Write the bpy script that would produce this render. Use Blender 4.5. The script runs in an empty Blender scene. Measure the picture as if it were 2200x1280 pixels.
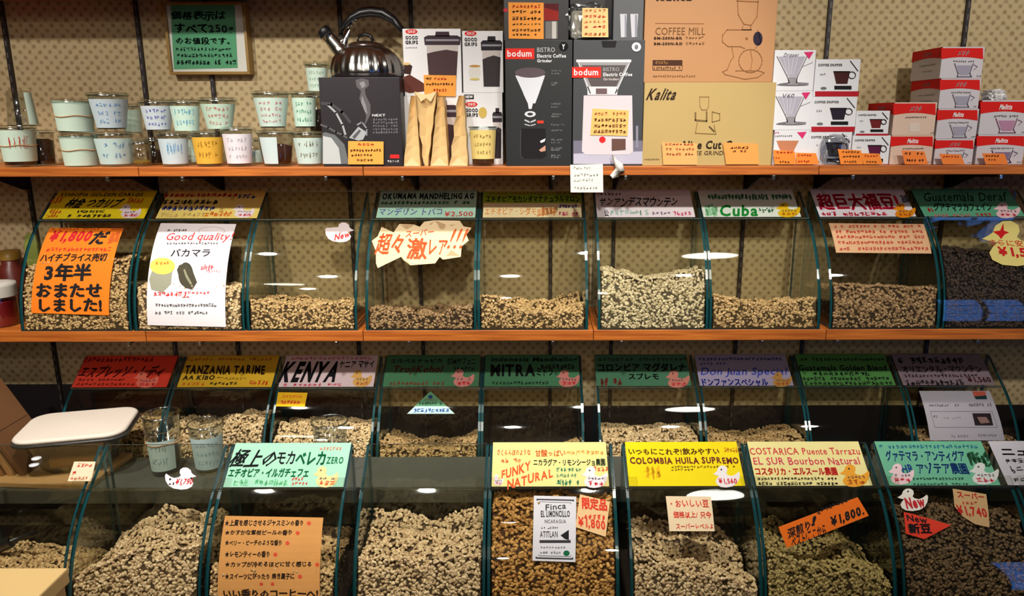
import bpy, bmesh, math, random
import numpy as np
from mathutils import Matrix, Vector

random.seed(7)
rng = np.random.default_rng(11)
SC = bpy.context.scene
COL = SC.collection
R_ = math.radians

# ------------------------------------------------------------------ camera
EYE = 1.5
F_PX, CX, CY = 1620.0, 1140.0, 640.0
PITCH, ROLL = R_(13.3), R_(0.15)
cam_d = bpy.data.cameras.new('camera')
cam_d.sensor_width = 36.0
cam_d.lens = 36.0 * F_PX / 2200.0
cam_d.shift_x = -(CX - 1100.0) / 2200.0
cam_d.clip_start = 0.05
cam = bpy.data.objects.new('camera', cam_d)
COL.objects.link(cam)
cam.matrix_world = Matrix.Translation((0, 0, EYE)) @ Matrix.Rotation(R_(90) - PITCH, 4, 'X') @ Matrix.Rotation(-ROLL, 4, 'Z')
SC.camera = cam

# ------------------------------------------------------------------ world, lamps of the room, added fill, exposure
world = bpy.data.worlds.new('world')
SC.world = world
world.use_nodes = True
world.node_tree.nodes['Background'].inputs[0].default_value = (0.55, 0.5, 0.45, 1)
world.node_tree.nodes['Background'].inputs[1].default_value = 0.05

def lamp(name, kind, loc, target, power, color=(1, 0.945, 0.86), size=0.08, cone=60, blend=0.4):
    d = bpy.data.lights.new(name, kind)
    d.energy = power
    d.color = color
    if kind == 'SPOT':
        d.shadow_soft_size = size
        d.spot_size = R_(cone)
        d.spot_blend = blend
    else:
        d.shape = 'DISK'
        d.size = size
    o = bpy.data.objects.new(name, d)
    COL.objects.link(o)
    o.location = loc
    v = Vector(target) - Vector(loc)
    o.rotation_euler = v.to_track_quat('-Z', 'Y').to_euler()
    return o

KEY_SPOTS = [(-1.15, 0.77), (-0.45, 0.77), (0.25, 0.77)]
for kx, ky in KEY_SPOTS:
    lamp('ceiling_spot', 'SPOT', (kx, ky - 0.05, 2.66), (kx * 0.92, 1.32, 0.80), 76, size=0.035, cone=56, blend=0.7)
for kx, kp in ((-1.0, 66), (-0.1, 78), (0.75, 62), (1.5, 30)):
    lamp('shelf_spot', 'SPOT', (kx, -0.15, 2.42), (kx * 0.85, 1.7, 1.45), kp, size=0.04, cone=44, blend=0.55)
# round ceiling lamps: these are what the curved glass mirrors
DISCS = [(0.80, 0.60, 2.6), (-1.55, -1.2, 2)]
for dx, dy, dp in DISCS:
    lamp('ceiling_lamp_light', 'AREA', (dx, dy, 2.655), (dx, dy, 0), dp, size=0.25)

for bx, by, bz in ((-1.3, -1.0, 2.3), (0.5, -1.9, 2.35), (-0.2, -2.8, 2.3)):  # unseen point lights behind the camera, added as ambient fill
    d = bpy.data.lights.new('fill_light', 'POINT'); d.energy = 15; d.color = (1, 0.9, 0.76); d.shadow_soft_size = 0.04
    o = bpy.data.objects.new('fill_light', d); COL.objects.link(o); o.location = (bx, by, bz)

SC.view_settings.view_transform = 'Standard'
SC.view_settings.look = 'None'
SC.view_settings.gamma = 1.0
SC.view_settings.use_curve_mapping = False
SC.view_settings.exposure = 0.0
SC.cycles.transparent_max_bounces = 40
SC.cycles.max_bounces = 10
SC.cycles.sample_clamp_indirect = 4.0

# ------------------------------------------------------------------ pixels of the photograph -> world
SP, CP = math.sin(PITCH), math.cos(PITCH)

def ray(px, py):
    dx, dy = px - 1140.0, py - CY
    cr, sr = math.cos(ROLL), math.sin(ROLL)
    dx, dy = dx * cr - dy * sr, dx * sr + dy * cr
    u, v = dx / F_PX, dy / F_PX
    return Vector((u, CP - v * SP, -SP - v * CP))

def P(px, py, D):
    r = ray(px, py)
    return Vector((r.x / r.y * D, D, EYE + r.z / r.y * D))

def X(px, py, D):
    return P(px, py, D).x

def Z(py, D, px=1140):
    return P(px, py, D).z

# ------------------------------------------------------------------ materials
MATS = {}

def nmat(name):
    m = bpy.data.materials.new(name)
    m.use_nodes = True
    nt = m.node_tree
    nt.nodes.clear()
    out = nt.nodes.new('ShaderNodeOutputMaterial')
    return m, nt, out

def srgb(c):
    def f(x):
        x = x / 255.0
        return x / 12.92 if x <= 0.04045 else ((x + 0.055) / 1.055) ** 2.4
    return (f(c[0]), f(c[1]), f(c[2]), 1.0)

def plain(rgb, rough=0.7, metal=0.0, spec=0.3, var=0.0, scale=40, key=None, bump=0.0):
    """A procedural material: base colour (sRGB 0-255) with slight noise variation."""
    k = key or ('p', tuple(rgb), rough, metal, spec, var, scale, bump)
    if k in MATS:
        return MATS[k]
    m, nt, out = nmat('finish')
    b = nt.nodes.new('ShaderNodeBsdfPrincipled')
    b.inputs['Roughness'].default_value = rough
    b.inputs['Metallic'].default_value = metal
    b.inputs['Specular IOR Level'].default_value = spec
    c = srgb(rgb)
    if var > 0 or bump > 0:
        tc = nt.nodes.new('ShaderNodeTexCoord')
        no = nt.nodes.new('ShaderNodeTexNoise')
        no.inputs['Scale'].default_value = scale
        no.inputs['Detail'].default_value = 4
        nt.links.new(tc.outputs['Object'], no.inputs['Vector'])
        mx = nt.nodes.new('ShaderNodeMix')
        mx.data_type = 'RGBA'
        mx.inputs[6].default_value = tuple(max(0, x * (1 - var)) for x in c[:3]) + (1,)
        mx.inputs[7].default_value = tuple(min(1, x * (1 + var)) for x in c[:3]) + (1,)
        nt.links.new(no.outputs['Fac'], mx.inputs[0])
        nt.links.new(mx.outputs[2], b.inputs['Base Color'])
        if bump > 0:
            bp = nt.nodes.new('ShaderNodeBump')
            bp.inputs['Strength'].default_value = bump
            bp.inputs['Distance'].default_value = 0.002
            nt.links.new(no.outputs['Fac'], bp.inputs['Height'])
            nt.links.new(bp.outputs['Normal'], b.inputs['Normal'])
    else:
        b.inputs['Base Color'].default_value = c
    nt.links.new(b.outputs[0], out.inputs[0])
    MATS[k] = m
    return m

def paper(rgb):
    return plain(rgb, rough=0.75, spec=0.25, var=0.06, scale=18)

def ink(rgb):
    return plain(rgb, rough=0.7, spec=0.2)

def carton(rgb, rough=0.45):
    return plain(rgb, rough=rough, spec=0.35, var=0.05, scale=9)

def clear(tint=(253, 253, 250), rough=0.02, key='glass', base=0.035, gain=1.0):
    """Thin clear sheet: sees through straight, mirrors by angle (Schlick)."""
    k = ('clear', key)
    if k in MATS:
        return MATS[k]
    m, nt, out = nmat('clear_' + key)
    tr = nt.nodes.new('ShaderNodeBsdfTransparent')
    tr.inputs[0].default_value = srgb(tint)
    gl = nt.nodes.new('ShaderNodeBsdfGlossy')
    gl.inputs['Roughness'].default_value = rough
    gl.inputs['Color'].default_value = (0.95, 1, 1, 1)
    lw = nt.nodes.new('ShaderNodeLayerWeight')
    lw.inputs[0].default_value = 0.5
    pw = nt.nodes.new('ShaderNodeMath'); pw.operation = 'POWER'; pw.inputs[1].default_value = 4.0
    ma = nt.nodes.new('ShaderNodeMath'); ma.operation = 'MULTIPLY_ADD'
    ma.inputs[1].default_value = 0.9 * gain; ma.inputs[2].default_value = base
    nt.links.new(lw.outputs['Facing'], pw.inputs[0])
    nt.links.new(pw.outputs[0], ma.inputs[0])
    mx = nt.nodes.new('ShaderNodeMixShader')
    nt.links.new(ma.outputs[0], mx.inputs[0])
    nt.links.new(tr.outputs[0], mx.inputs[1])
    nt.links.new(gl.outputs[0], mx.inputs[2])
    nt.links.new(mx.outputs[0], out.inputs[0])
    MATS[k] = m
    return m

GLASS = clear()
EDGE = plain((22, 74, 82), rough=0.12, spec=0.7)
ACRYL = clear((246, 247, 244), 0.025, 'acrylic', 0.05, 1.0)
ACEDGE = plain((150, 155, 148), rough=0.2, spec=0.5)
CUPPL = clear((246, 248, 247), 0.08, 'cup', 0.06, 0.7)
HAZY = clear((222, 222, 222), 0.25, 'wrap', 0.13, 0.8)
METAL = plain((190, 190, 188), rough=0.25, metal=1.0)
DARKMET = plain((26, 24, 24), rough=0.5, metal=0.3)

def bean_mat(a, b):
    k = ('bean', a, b)
    if k in MATS:
        return MATS[k]
    m, nt, out = nmat('beans')
    bs = nt.nodes.new('ShaderNodeBsdfPrincipled')
    bs.inputs['Roughness'].default_value = 0.6
    bs.inputs['Specular IOR Level'].default_value = 0.3
    at = nt.nodes.new('ShaderNodeAttribute'); at.attribute_name = 'tone'
    mx = nt.nodes.new('ShaderNodeMix'); mx.data_type = 'RGBA'
    mx.inputs[6].default_value = srgb(a); mx.inputs[7].default_value = srgb(b)
    nt.links.new(at.outputs['Fac'], mx.inputs[0])
    nt.links.new(mx.outputs[2], bs.inputs['Base Color'])
    nt.links.new(bs.outputs[0], out.inputs[0])
    MATS[k] = m
    return m

def wood_mat():
    m, nt, out = nmat('shelf_wood')
    b = nt.nodes.new('ShaderNodeBsdfPrincipled')
    b.inputs['Roughness'].default_value = 0.42
    tc = nt.nodes.new('ShaderNodeTexCoord')
    mp = nt.nodes.new('ShaderNodeMapping'); mp.inputs['Scale'].default_value = (3, 30, 60)
    no = nt.nodes.new('ShaderNodeTexNoise'); no.inputs['Scale'].default_value = 2.2; no.inputs['Detail'].default_value = 6
    no.inputs['Distortion'].default_value = 0.6
    cr = nt.nodes.new('ShaderNodeValToRGB')
    cr.color_ramp.elements[0].position = 0.3; cr.color_ramp.elements[0].color = srgb((158, 78, 26))
    cr.color_ramp.elements[1].position = 0.7; cr.color_ramp.elements[1].color = srgb((205, 118, 46))
    nt.links.new(tc.outputs['Object'], mp.inputs[0]); nt.links.new(mp.outputs[0], no.inputs['Vector'])
    nt.links.new(no.outputs['Fac'], cr.inputs[0]); nt.links.new(cr.outputs[0], b.inputs['Base Color'])
    nt.links.new(b.outputs[0], out.inputs[0])
    return m

def wallpaper_mat():
    m, nt, out = nmat('wallpaper')
    b = nt.nodes.new('ShaderNodeBsdfPrincipled')
    b.inputs['Roughness'].default_value = 0.75
    b.inputs['Specular IOR Level'].default_value = 0.2
    tc = nt.nodes.new('ShaderNodeTexCoord')
    sx = nt.nodes.new('ShaderNodeSeparateXYZ')
    nt.links.new(tc.outputs['Object'], sx.inputs[0])
    def sin_of(sock, k):
        a = nt.nodes.new('ShaderNodeMath'); a.operation = 'MULTIPLY'; a.inputs[1].default_value = k
        s = nt.nodes.new('ShaderNodeMath'); s.operation = 'SINE'
        nt.links.new(sock, a.inputs[0]); nt.links.new(a.outputs[0], s.inputs[0])
        return s.outputs[0]
    k = 2 * math.pi / 0.0225
    p = nt.nodes.new('ShaderNodeMath'); p.operation = 'MULTIPLY'
    nt.links.new(sin_of(sx.outputs[0], k), p.inputs[0]); nt.links.new(sin_of(sx.outputs[2], k), p.inputs[1])
    no = nt.nodes.new('ShaderNodeTexNoise'); no.inputs['Scale'].default_value = 90; no.inputs['Detail'].default_value = 3
    nt.links.new(tc.outputs['Object'], no.inputs['Vector'])
    ad = nt.nodes.new('ShaderNodeMath'); ad.operation = 'MULTIPLY_ADD'; ad.inputs[1].default_value = 0.5
    sb = nt.nodes.new('ShaderNodeMath'); sb.operation = 'MULTIPLY_ADD'; sb.inputs[1].default_value = 0.9; sb.inputs[2].default_value = 0.05
    nt.links.new(no.outputs['Fac'], sb.inputs[0]); nt.links.new(p.outputs[0], ad.inputs[0]); nt.links.new(sb.outputs[0], ad.inputs[2])
    cr = nt.nodes.new('ShaderNodeValToRGB')
    cr.color_ramp.elements[0].position = 0.02; cr.color_ramp.elements[0].color = srgb((150, 128, 92))
    cr.color_ramp.elements[1].position = 0.5; cr.color_ramp.elements[1].color = srgb((194, 174, 134))
    nt.links.new(ad.outputs[0], cr.inputs[0]); nt.links.new(cr.outputs[0], b.inputs['Base Color'])
    bp = nt.nodes.new('ShaderNodeBump'); bp.inputs['Strength'].default_value = 0.35; bp.inputs['Distance'].default_value = 0.0008
    nt.links.new(ad.outputs[0], bp.inputs['Height']); nt.links.new(bp.outputs[0], b.inputs['Normal'])
    nt.links.new(b.outputs[0], out.inputs[0])
    return m

# ------------------------------------------------------------------ object helpers
def tag(o, label=None, cat=None, group=None, kind=None):
    if label: o['label'] = label
    if cat: o['category'] = cat
    if group: o['group'] = group
    if kind: o['kind'] = kind
    return o

def empty(name, loc, label=None, cat=None, group=None, rz=0.0):
    o = bpy.data.objects.new(name, None)
    COL.objects.link(o)
    o.location = loc
    o.rotation_euler = (0, 0, rz)
    o.empty_display_size = 0.02
    tag(o, label, cat, group)
    return o

def world_loc(o):
    m = Matrix.Identity(4)
    while o is not None:
        m = Matrix.LocRotScale(o.location, o.rotation_euler, o.scale) @ m
        o = o.parent
    return m

class MB:
    """Collects faces (each with its material) into one mesh object."""
    def __init__(s):
        s.v, s.f, s.mi, s.mats, s.sm = [], [], [], [], []
    def mat(s, m):
        if m not in s.mats: s.mats.append(m)
        return s.mats.index(m)
    def add(s, vs, fs, m, smooth=False):
        n = len(s.v); k = s.mat(m)
        s.v.extend([tuple(p) for p in vs])
        for f in fs:
            s.f.append(tuple(i + n for i in f)); s.mi.append(k); s.sm.append(smooth)
    def box(s, x0, x1, y0, y1, z0, z1, m, b=0.0):
        if b <= 0:
            vs = [(x, y, z) for z in (z0, z1) for y in (y0, y1) for x in (x0, x1)]
            fs = [(0, 2, 3, 1), (4, 5, 7, 6), (0, 1, 5, 4), (2, 6, 7, 3), (0, 4, 6, 2), (1, 3, 7, 5)]
            s.add(vs, fs, m)
        else:
            bm = bmesh.new()
            bmesh.ops.create_cube(bm, size=1)
            for v in bm.verts:
                v.co = Vector(((x0 + x1) / 2 + v.co.x * (x1 - x0), (y0 + y1) / 2 + v.co.y * (y1 - y0), (z0 + z1) / 2 + v.co.z * (z1 - z0)))
            bmesh.ops.bevel(bm, geom=list(bm.edges), offset=b, segments=2, affect='EDGES', profile=0.5)
            s.bm(bm, m)
    def bm(s, bm, m, smooth=False):
        bm.verts.ensure_lookup_table()
        for i, v in enumerate(bm.verts): v.index = i
        s.add([v.co[:] for v in bm.verts], [[v.index for v in f.verts] for f in bm.faces], m, smooth)
        bm.free()
    def prism(s, poly, axis, a0, a1, m, mside=None):
        """poly of 2D points in the two other axes, extruded along axis from a0 to a1."""
        n = len(poly)
        def pt(p, a):
            return {'x': (a, p[0], p[1]), 'y': (p[0], a, p[1]), 'z': (p[0], p[1], a)}[axis]
        vs = [pt(p, a0) for p in poly] + [pt(p, a1) for p in poly]
        s.add(vs, [tuple(range(n)), tuple(range(2 * n - 1, n - 1, -1))], m)
        s.add(vs, [(i, (i + 1) % n, (i + 1) % n + n, i + n) for i in range(n)], mside or m)
    def lathe(s, prof, m, seg=24, c=(0, 0, 0), smooth=True, a0=0.0, a1=2 * math.pi):
        full = abs(a1 - a0 - 2 * math.pi) < 1e-6
        k = seg if full else seg + 1
        vs = []
        for (r, z) in prof:
            for i in range(k):
                a = a0 + (a1 - a0) * i / seg
                vs.append((c[0] + r * math.cos(a), c[1] + r * math.sin(a), c[2] + z))
        fs = []
        for j in range(len(prof) - 1):
            for i in range(seg):
                i2 = (i + 1) % k if full else i + 1
                fs.append((j * k + i, j * k + i2, (j + 1) * k + i2, (j + 1) * k + i))
        s.add(vs, fs, m, smooth)
    def tube(s, path, r, m, seg=8, closed=False):
        path = [Vector(p) for p in path]
        n = len(path); vs = []
        rr = r if isinstance(r, (list, tuple)) else [r] * n
        for i, p in enumerate(path):
            a = path[(i - 1) % n] if (closed or i > 0) else p
            b = path[(i + 1) % n] if (closed or i < n - 1) else p
            t = (b - a).normalized()
            up = Vector((0, 0, 1)) if abs(t.z) < 0.9 else Vector((1, 0, 0))
            u = t.cross(up).normalized(); w = t.cross(u)
            for k in range(seg):
                q = 2 * math.pi * k / seg
                vs.append(p + (u * math.cos(q) + w * math.sin(q)) * rr[i])
        fs = []
        for i in range(n if closed else n - 1):
            j = (i + 1) % n
            for k in range(seg):
                k2 = (k + 1) % seg
                fs.append((i * seg + k, i * seg + k2, j * seg + k2, j * seg + k))
        if not closed:
            fs.append(tuple(range(seg))); fs.append(tuple(range(n * seg - 1, (n - 1) * seg - 1, -1)))
        s.add(vs, fs, m, True)
    def build(s, name, parent=None, world_space=False, xf=None):
        vs = [Vector(p) for p in s.v]
        if xf is not None: vs = [xf @ p for p in vs]
        if parent is not None and world_space:
            inv = world_loc(parent).inverted()
            vs = [inv @ p for p in vs]
        me = bpy.data.meshes.new(name)
        me.from_pydata([p[:] for p in vs], [], s.f)
        for m in s.mats: me.materials.append(m)
        me.polygons.foreach_set('material_index', s.mi)
        me.polygons.foreach_set('use_smooth', s.sm)
        me.update()
        o = bpy.data.objects.new(name, me)
        COL.objects.link(o)
        o.parent = parent
        return o

def center_origin(o):
    """Top-level single-mesh things get their origin at the middle of their base."""
    me = o.data
    n = len(me.vertices)
    co = np.empty(n * 3, dtype=np.float32); me.vertices.foreach_get('co', co)
    co = co.reshape(-1, 3)
    lo, hi = co.min(0), co.max(0)
    c = np.array([(lo[0] + hi[0]) / 2, (lo[1] + hi[1]) / 2, lo[2]], dtype=np.float32)
    me.vertices.foreach_set('co', (co - c).ravel()); me.update()
    o.location = Vector([float(x) for x in c])
    return o

# ------------------------------------------------------------------ surfaces that carry print
class Face:
    """A flat sheet facing the camera at distance D (a box front, a tag)."""
    curved = False
    def __init__(s, D): s.D = D
    def inv(s, px, py):
        p = P(px, py, s.D); return p.x, p.z
    def fwd(s, a, b, h): return (a, s.D - h, b)

class Flat:
    """Any plane: origin o, unit vectors u (right), w (up), n (towards the viewer)."""
    curved = False
    def __init__(s, o, u, w):
        s.o, s.u, s.w = Vector(o), Vector(u).normalized(), Vector(w).normalized()
        s.n = s.u.cross(s.w).normalized()
    def inv(s, px, py):
        r = ray(px, py); e = Vector((0, 0, EYE))
        t = (s.o - e).dot(s.n) / r.dot(s.n)
        p = e + r * t - s.o
        return p.dot(s.u), p.dot(s.w)
    def fwd(s, a, b, h): return tuple(s.o + s.u * a + s.w * b + s.n * h)

RAD = 0.28                                   # radius of the bins' curved glass
BIN_W, BIN_D, GH, LIDH = 0.2355, 0.186, 0.222, 0.277
def setback(z):
    z = min(max(z, 0), RAD * 0.999)
    return RAD - math.sqrt(RAD * RAD - z * z)
def zmax(y):
    return math.sqrt(max(0, RAD * RAD - (RAD - min(y, RAD)) ** 2))

class Glass:
    """The curved front glass of a bin row (front at Df, base at zb)."""
    curved = True
    def __init__(s, Df, zb): s.Df, s.zb = Df, zb
    def pt(s, ang): return s.Df + RAD * (1 - math.cos(ang)), s.zb + RAD * math.sin(ang)
    def inv(s, px, py):
        r = ray(px, py); k = r.z / r.y
        lo, hi = -0.3, 1.0
        for _ in range(40):
            m = (lo + hi) / 2
            y, z = s.pt(m)
            if (z - EYE) / y < k: lo = m
            else: hi = m
        y, z = s.pt(lo)
        return r.x / r.y * y, lo * RAD
    def fwd(s, a, b, h):
        g = b / RAD
        y, z = s.pt(g)
        return (a, y - h * math.cos(g), z + h * math.sin(g))

class Wrap:
    """The outside of an upright cone (a cup) centred at c; r grows with height."""
    curved = True
    def __init__(s, c, r0, r1, h): s.c, s.r0, s.r1, s.h = c, r0, r1, h
    def fwd(s, a, b, h):                      # a = angle from the side facing the camera, b = height
        r = s.r0 + (s.r1 - s.r0) * b / s.h + h
        base = math.atan2(-s.c[1], -s.c[0])
        g = base + a
        return (s.c[0] + r * math.cos(g), s.c[1] + r * math.sin(g), s.c[2] + b)

# ------------------------------------------------------------------ glyphs from Blender's built-in font
GL = {}
def glyph(ch, bold):
    k = (ch, bold)
    if k in GL: return GL[k]
    c = bpy.data.curves.new('g', 'FONT'); c.body = ch; c.resolution_u = 2 if ord(ch) < 1000 else 1
    c.offset = bold
    o = bpy.data.objects.new('g', c); COL.objects.link(o)
    me = o.to_mesh()
    vs = [(v.co.x, v.co.y) for v in me.vertices]
    fs = [tuple(p.vertices) for p in me.polygons]
    o.to_mesh_clear()
    bpy.data.objects.remove(o); bpy.data.curves.remove(c)
    w = (max(v[0] for v in vs) + 0.06 + bold) if vs else 0.3
    if ord(ch) > 1000: w = 1.0
    GL[k] = (vs, fs, w)
    return GL[k]

class Print:
    """Flat print or handwriting on a surface, positions given in photograph pixels."""
    def __init__(s, surf, h=0.0006):
        s.s, s.h, s.mb = surf, h, MB()
    def pts(s, ab, m, faces, dh=0.0):
        s.mb.add([s.s.fwd(a, b, s.h + dh) for a, b in ab], faces, m)
    def text(s, t, x0, y0, x1, y1, col, bold=0.02, slant=0.0, jit=0.0, rise=0.0, ab=False, dh=0.0003):
        m = ink(col)
        rs = random.Random(hash(t) % 999 if False else len(t) * 31 + int(x0))
        vs, fs, pen = [], [], 0.0
        for ch in t:
            if ch == ' ':
                pen += 0.32; continue
            cjk = ord(ch) > 1000
            g, gf, w = glyph(ch, min(bold, .008) if cjk else min(bold, .045))
            dy = rs.uniform(-jit, jit) * 0.5; an = rs.uniform(-jit, jit) * 0.7; sc = 1 + rs.uniform(-jit, jit) * 0.8
            ca, sa = math.cos(an), math.sin(an)
            e_ = bold * .75
            for ox, oy in (((0, 0),) if (not cjk or bold <= .012) else ((-e_, -e_ * .6), (e_, -e_ * .6), (0, e_ * .7))):
                n = len(vs)
                for (x, y) in g:
                    x2, y2 = (x - 0.4) * sc, (y - 0.35) * sc
                    vs.append((pen + 0.4 + ox + x2 * ca - y2 * sa, 0.35 + oy + dy + x2 * sa + y2 * ca))
                fs += [tuple(i + n for i in f) for f in gf]
            pen += w
        if not vs: return
        xs = [v[0] for v in vs]; ys = [v[1] for v in vs]
        ax, bx, ay, by = min(xs), max(xs), min(ys), max(ys)
        ym = (y0 + y1) / 2
        if ab:
            a0, b1, a1, b0 = x0, y0, x1, y1
        else:
            a0, _ = s.s.inv(x0, ym); a1, _ = s.s.inv(x1, ym)
            b1 = s.s.inv((x0 + x1) / 2, y0)[1]; b0 = s.s.inv((x0 + x1) / 2, y1)[1]
        hgt = b1 - b0
        ab_ = []
        for (x, y) in vs:
            u = (x - ax) / max(1e-6, bx - ax); v = (y - ay) / max(1e-6, by - ay)
            ab_.append((a0 + u * (a1 - a0) + slant * (v - 0.5) * hgt, b0 + v * hgt + rise * (u - 0.5) * (a1 - a0)))
        s.pts(ab_, m, fs, dh)
    def stroke(s, pts, w, col, dh=0.0003, ab=False):
        """A pen line: px points, width in metres."""
        m = ink(col)
        q = [p if ab else s.s.inv(*p) for p in pts]
        for (p0, p1) in zip(q, q[1:]):
            d = Vector((p1[0] - p0[0], p1[1] - p0[1]))
            if d.length < 1e-6: continue
            d.normalize(); n = Vector((-d.y, d.x)) * w / 2; e = d * w * 0.35
            a = [(p0[0] - e.x + n.x, p0[1] - e.y + n.y), (p0[0] - e.x - n.x, p0[1] - e.y - n.y),
                 (p1[0] + e.x - n.x, p1[1] + e.y - n.y), (p1[0] + e.x + n.x, p1[1] + e.y + n.y)]
            s.pts(a, m, [(0, 1, 2, 3)], dh)
    def scribble(s, x0, y0, x1, y1, col, n=None, w=None, ab=False, dens=4, rise=0.0, dh=0.0003):
        """Handwriting too small to read: a row of little pen marks."""
        if ab: a0, b1, a1, b0 = x0, y0, x1, y1
        else:
            a0, b1 = s.s.inv(x0, y0); a1, b0 = s.s.inv(x1, y1)
            a0 = s.s.inv(x0, (y0 + y1) / 2)[0]; a1 = s.s.inv(x1, (y0 + y1) / 2)[0]
        hh = abs(b1 - b0)
        n = n or max(2, int(abs(a1 - a0) / (hh * 0.95)))
        cw = (a1 - a0) / n
        w = w or hh * 0.13
        for i in range(n):
            if random.random() < 0.06: continue
            cx = a0 + cw * (i + 0.5); base = b0 + rise * (i + 0.5) / n * (a1 - a0)
            for k in range(dens):
                t = random.random()
                if t < 0.4:
                    y = base + hh * random.uniform(0.1, 0.95); l = cw * random.uniform(0.22, 0.42)
                    p = [(cx - l, y - hh * .06), (cx + l, y + hh * random.uniform(-.05, .12))]
                elif t < 0.75:
                    x = cx + cw * random.uniform(-.3, .3)
                    p = [(x, base + hh * random.uniform(.6, 1)), (x - cw * random.uniform(-.05, .2), base + hh * random.uniform(0, .35))]
                else:
                    x = cx + cw * random.uniform(-.25, .1); y = base + hh * random.uniform(.3, .8)
                    p = [(x, y), (x + cw * .2, y + hh * .12), (x + cw * .32, y - hh * .1), (x + cw * .1, y - hh * .28)]
                s.stroke(p, w, col, dh, ab=True)
    def poly(s, pts, col, dh=0.0, ab=False, mat=None):
        q = [p if ab else s.s.inv(*p) for p in pts]
        s.sheet(q, mat or ink(col), dh)
    def ell(s, cx, cy, rx, ry, col, dh=0.0, n=20, ring=None, mat=None, t0=0, t1=2 * math.pi):
        pts = [(cx + rx * math.cos(t0 + (t1 - t0) * i / n), cy + ry * math.sin(t0 + (t1 - t0) * i / n)) for i in range(n + (1 if ring else 0))]
        if ring: s.stroke(pts, ring, col, dh + 0.0002)
        else: s.poly(pts, col, dh, mat=mat)
    def rect(s, x0, y0, x1, y1, col, dh=0.0, mat=None):
        s.poly([(x0, y0), (x1, y0), (x1, y1), (x0, y1)], col, dh, mat=mat)
    def sheet(s, q, m, dh=0.0, thick=0.0, back=None):
        bm = bmesh.new()
        f = bm.faces.new([bm.verts.new((a, b, 0)) for a, b in q])
        bmesh.ops.triangulate(bm, faces=[f])
        if s.s.curved:
            bs = [b for _, b in q]; lo, hi = min(bs), max(bs)
            n = max(1, int((hi - lo) / 0.012))
            for i in range(1, n):
                y = lo + (hi - lo) * i / n
                bmesh.ops.bisect_plane(bm, geom=bm.verts[:] + bm.edges[:] + bm.faces[:], plane_co=(0, y, 0), plane_no=(0, 1, 0))
        bm.verts.ensure_lookup_table()
        for i, v in enumerate(bm.verts): v.index = i
        fs = [[v.index for v in f.verts] for f in bm.faces]
        ab = [(v.co.x, v.co.y) for v in bm.verts]
        # faces must look outwards
        s.mb.add([s.s.fwd(a, b, s.h + dh) for a, b in ab], fs, m)
        if thick > 0:
            s.mb.add([s.s.fwd(a, b, s.h + dh - thick) for a, b in ab], [f[::-1] for f in fs], back or m)
            be = [(e.verts[0].index, e.verts[1].index) for e in bm.edges if len(e.link_faces) == 1]
            n = len(ab)
            vs = [s.s.fwd(a, b, s.h + dh) for a, b in ab] + [s.s.fwd(a, b, s.h + dh - thick) for a, b in ab]
            s.mb.add(vs, [(i, j, j + n, i + n) for i, j in be], m)
        bm.free()
    def done(s, name, parent):
        if s.mb.v: return s.mb.build(name, parent, world_space=True)

# outline of a plain duck, 0..1 box, facing left
DUCK = [(0.02, .60), (.10, .66), (.17, .74), (.20, .88), (.30, .98), (.42, .99), (.52, .90), (.54, .76), (.50, .64), (.56, .56), (.70, .52),
        (.82, .58), (.95, .72), (.99, .62), (.97, .40), (.88, .18), (.72, .05), (.50, 0.0), (.30, .03), (.16, .14), (.12, .30), (.18, .44), (.24, .52), (.14, .54)]
def duck_pts(x0, y0, x1, y1, flip=False):
    return [((x0 + (1 - u if flip else u) * (x1 - x0)), y1 - v * (y1 - y0)) for u, v in DUCK]

def card(name, surf, corners, col, label=None, cat=None, group=None, parent=None, thick=0.0005, h=0.0012, mat=None, kind=None):
    """A sheet of card whose corners are given in photograph pixels (or ab when surf is Wrap). Returns (object, Print on it)."""
    pr = Print(surf, h)
    q = [surf.inv(*c) for c in corners]
    pr.sheet(q, mat or paper(col), 0, thick)
    if parent is None:
        o = pr.mb.build(name)
        center_origin(o); tag(o, label, cat, group)
    else:
        o = pr.mb.build(name, parent, world_space=True)
        if label: o['label'] = label
    return o, Print(surf, h + 0.0002)

def duck_sticker(parent, surf, x0, y0, x1, y1, col=(245, 235, 240), flip=False, h=0.0018, txt=None, tcol=(215, 40, 60), rim=(210, 190, 200), lab='white duck-shaped sticker'):
    pr = Print(surf, h)
    q = [surf.inv(*p) for p in duck_pts(x0, y0, x1, y1, flip)]
    pr.sheet(q, paper(col), 0, 0.0003)
    o = pr.mb.build('duck_sticker', parent, world_space=True)
    o['label'] = lab
    p2 = Print(surf, h + 0.0002)
    w = x1 - x0; hh = y1 - y0
    ex = x0 + w * (.68 if flip else .32)
    p2.ell(ex, y0 + hh * .2, w * .03, w * .03, (40, 35, 40), 0.0002, n=8)
    if txt: p2.text(txt, x0 + w * .22, y0 + hh * .58, x0 + w * .88, y0 + hh * .88, tcol, 0.03, jit=.06)
    else:
        p2.scribble(x0 + w * .25, y0 + hh * .5, x0 + w * .85, y0 + hh * .64, (90, 80, 90), dens=3)
        p2.scribble(x0 + w * .25, y0 + hh * .68, x0 + w * .85, y0 + hh * .9, tcol, dens=4)
    p2.done('lettering', o)
    return o

# ================================================================== the setting
WALL_Y = 1.752
D_FRONT = 1.546
Z1, T1 = EYE - 0.0916, 0.0185           # shelf boards: top height, thickness
Z2, T2 = EYE - 0.4357, 0.0235
Z3 = EYE - 0.8325                       # lower shelf under the third row
Z4 = EYE - 0.8875                       # counter under the bottom row
ZR = EYE - 0.722                        # grey riser between them
D3 = 1.560
D4 = 1.172
WOOD = wood_mat()

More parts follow.
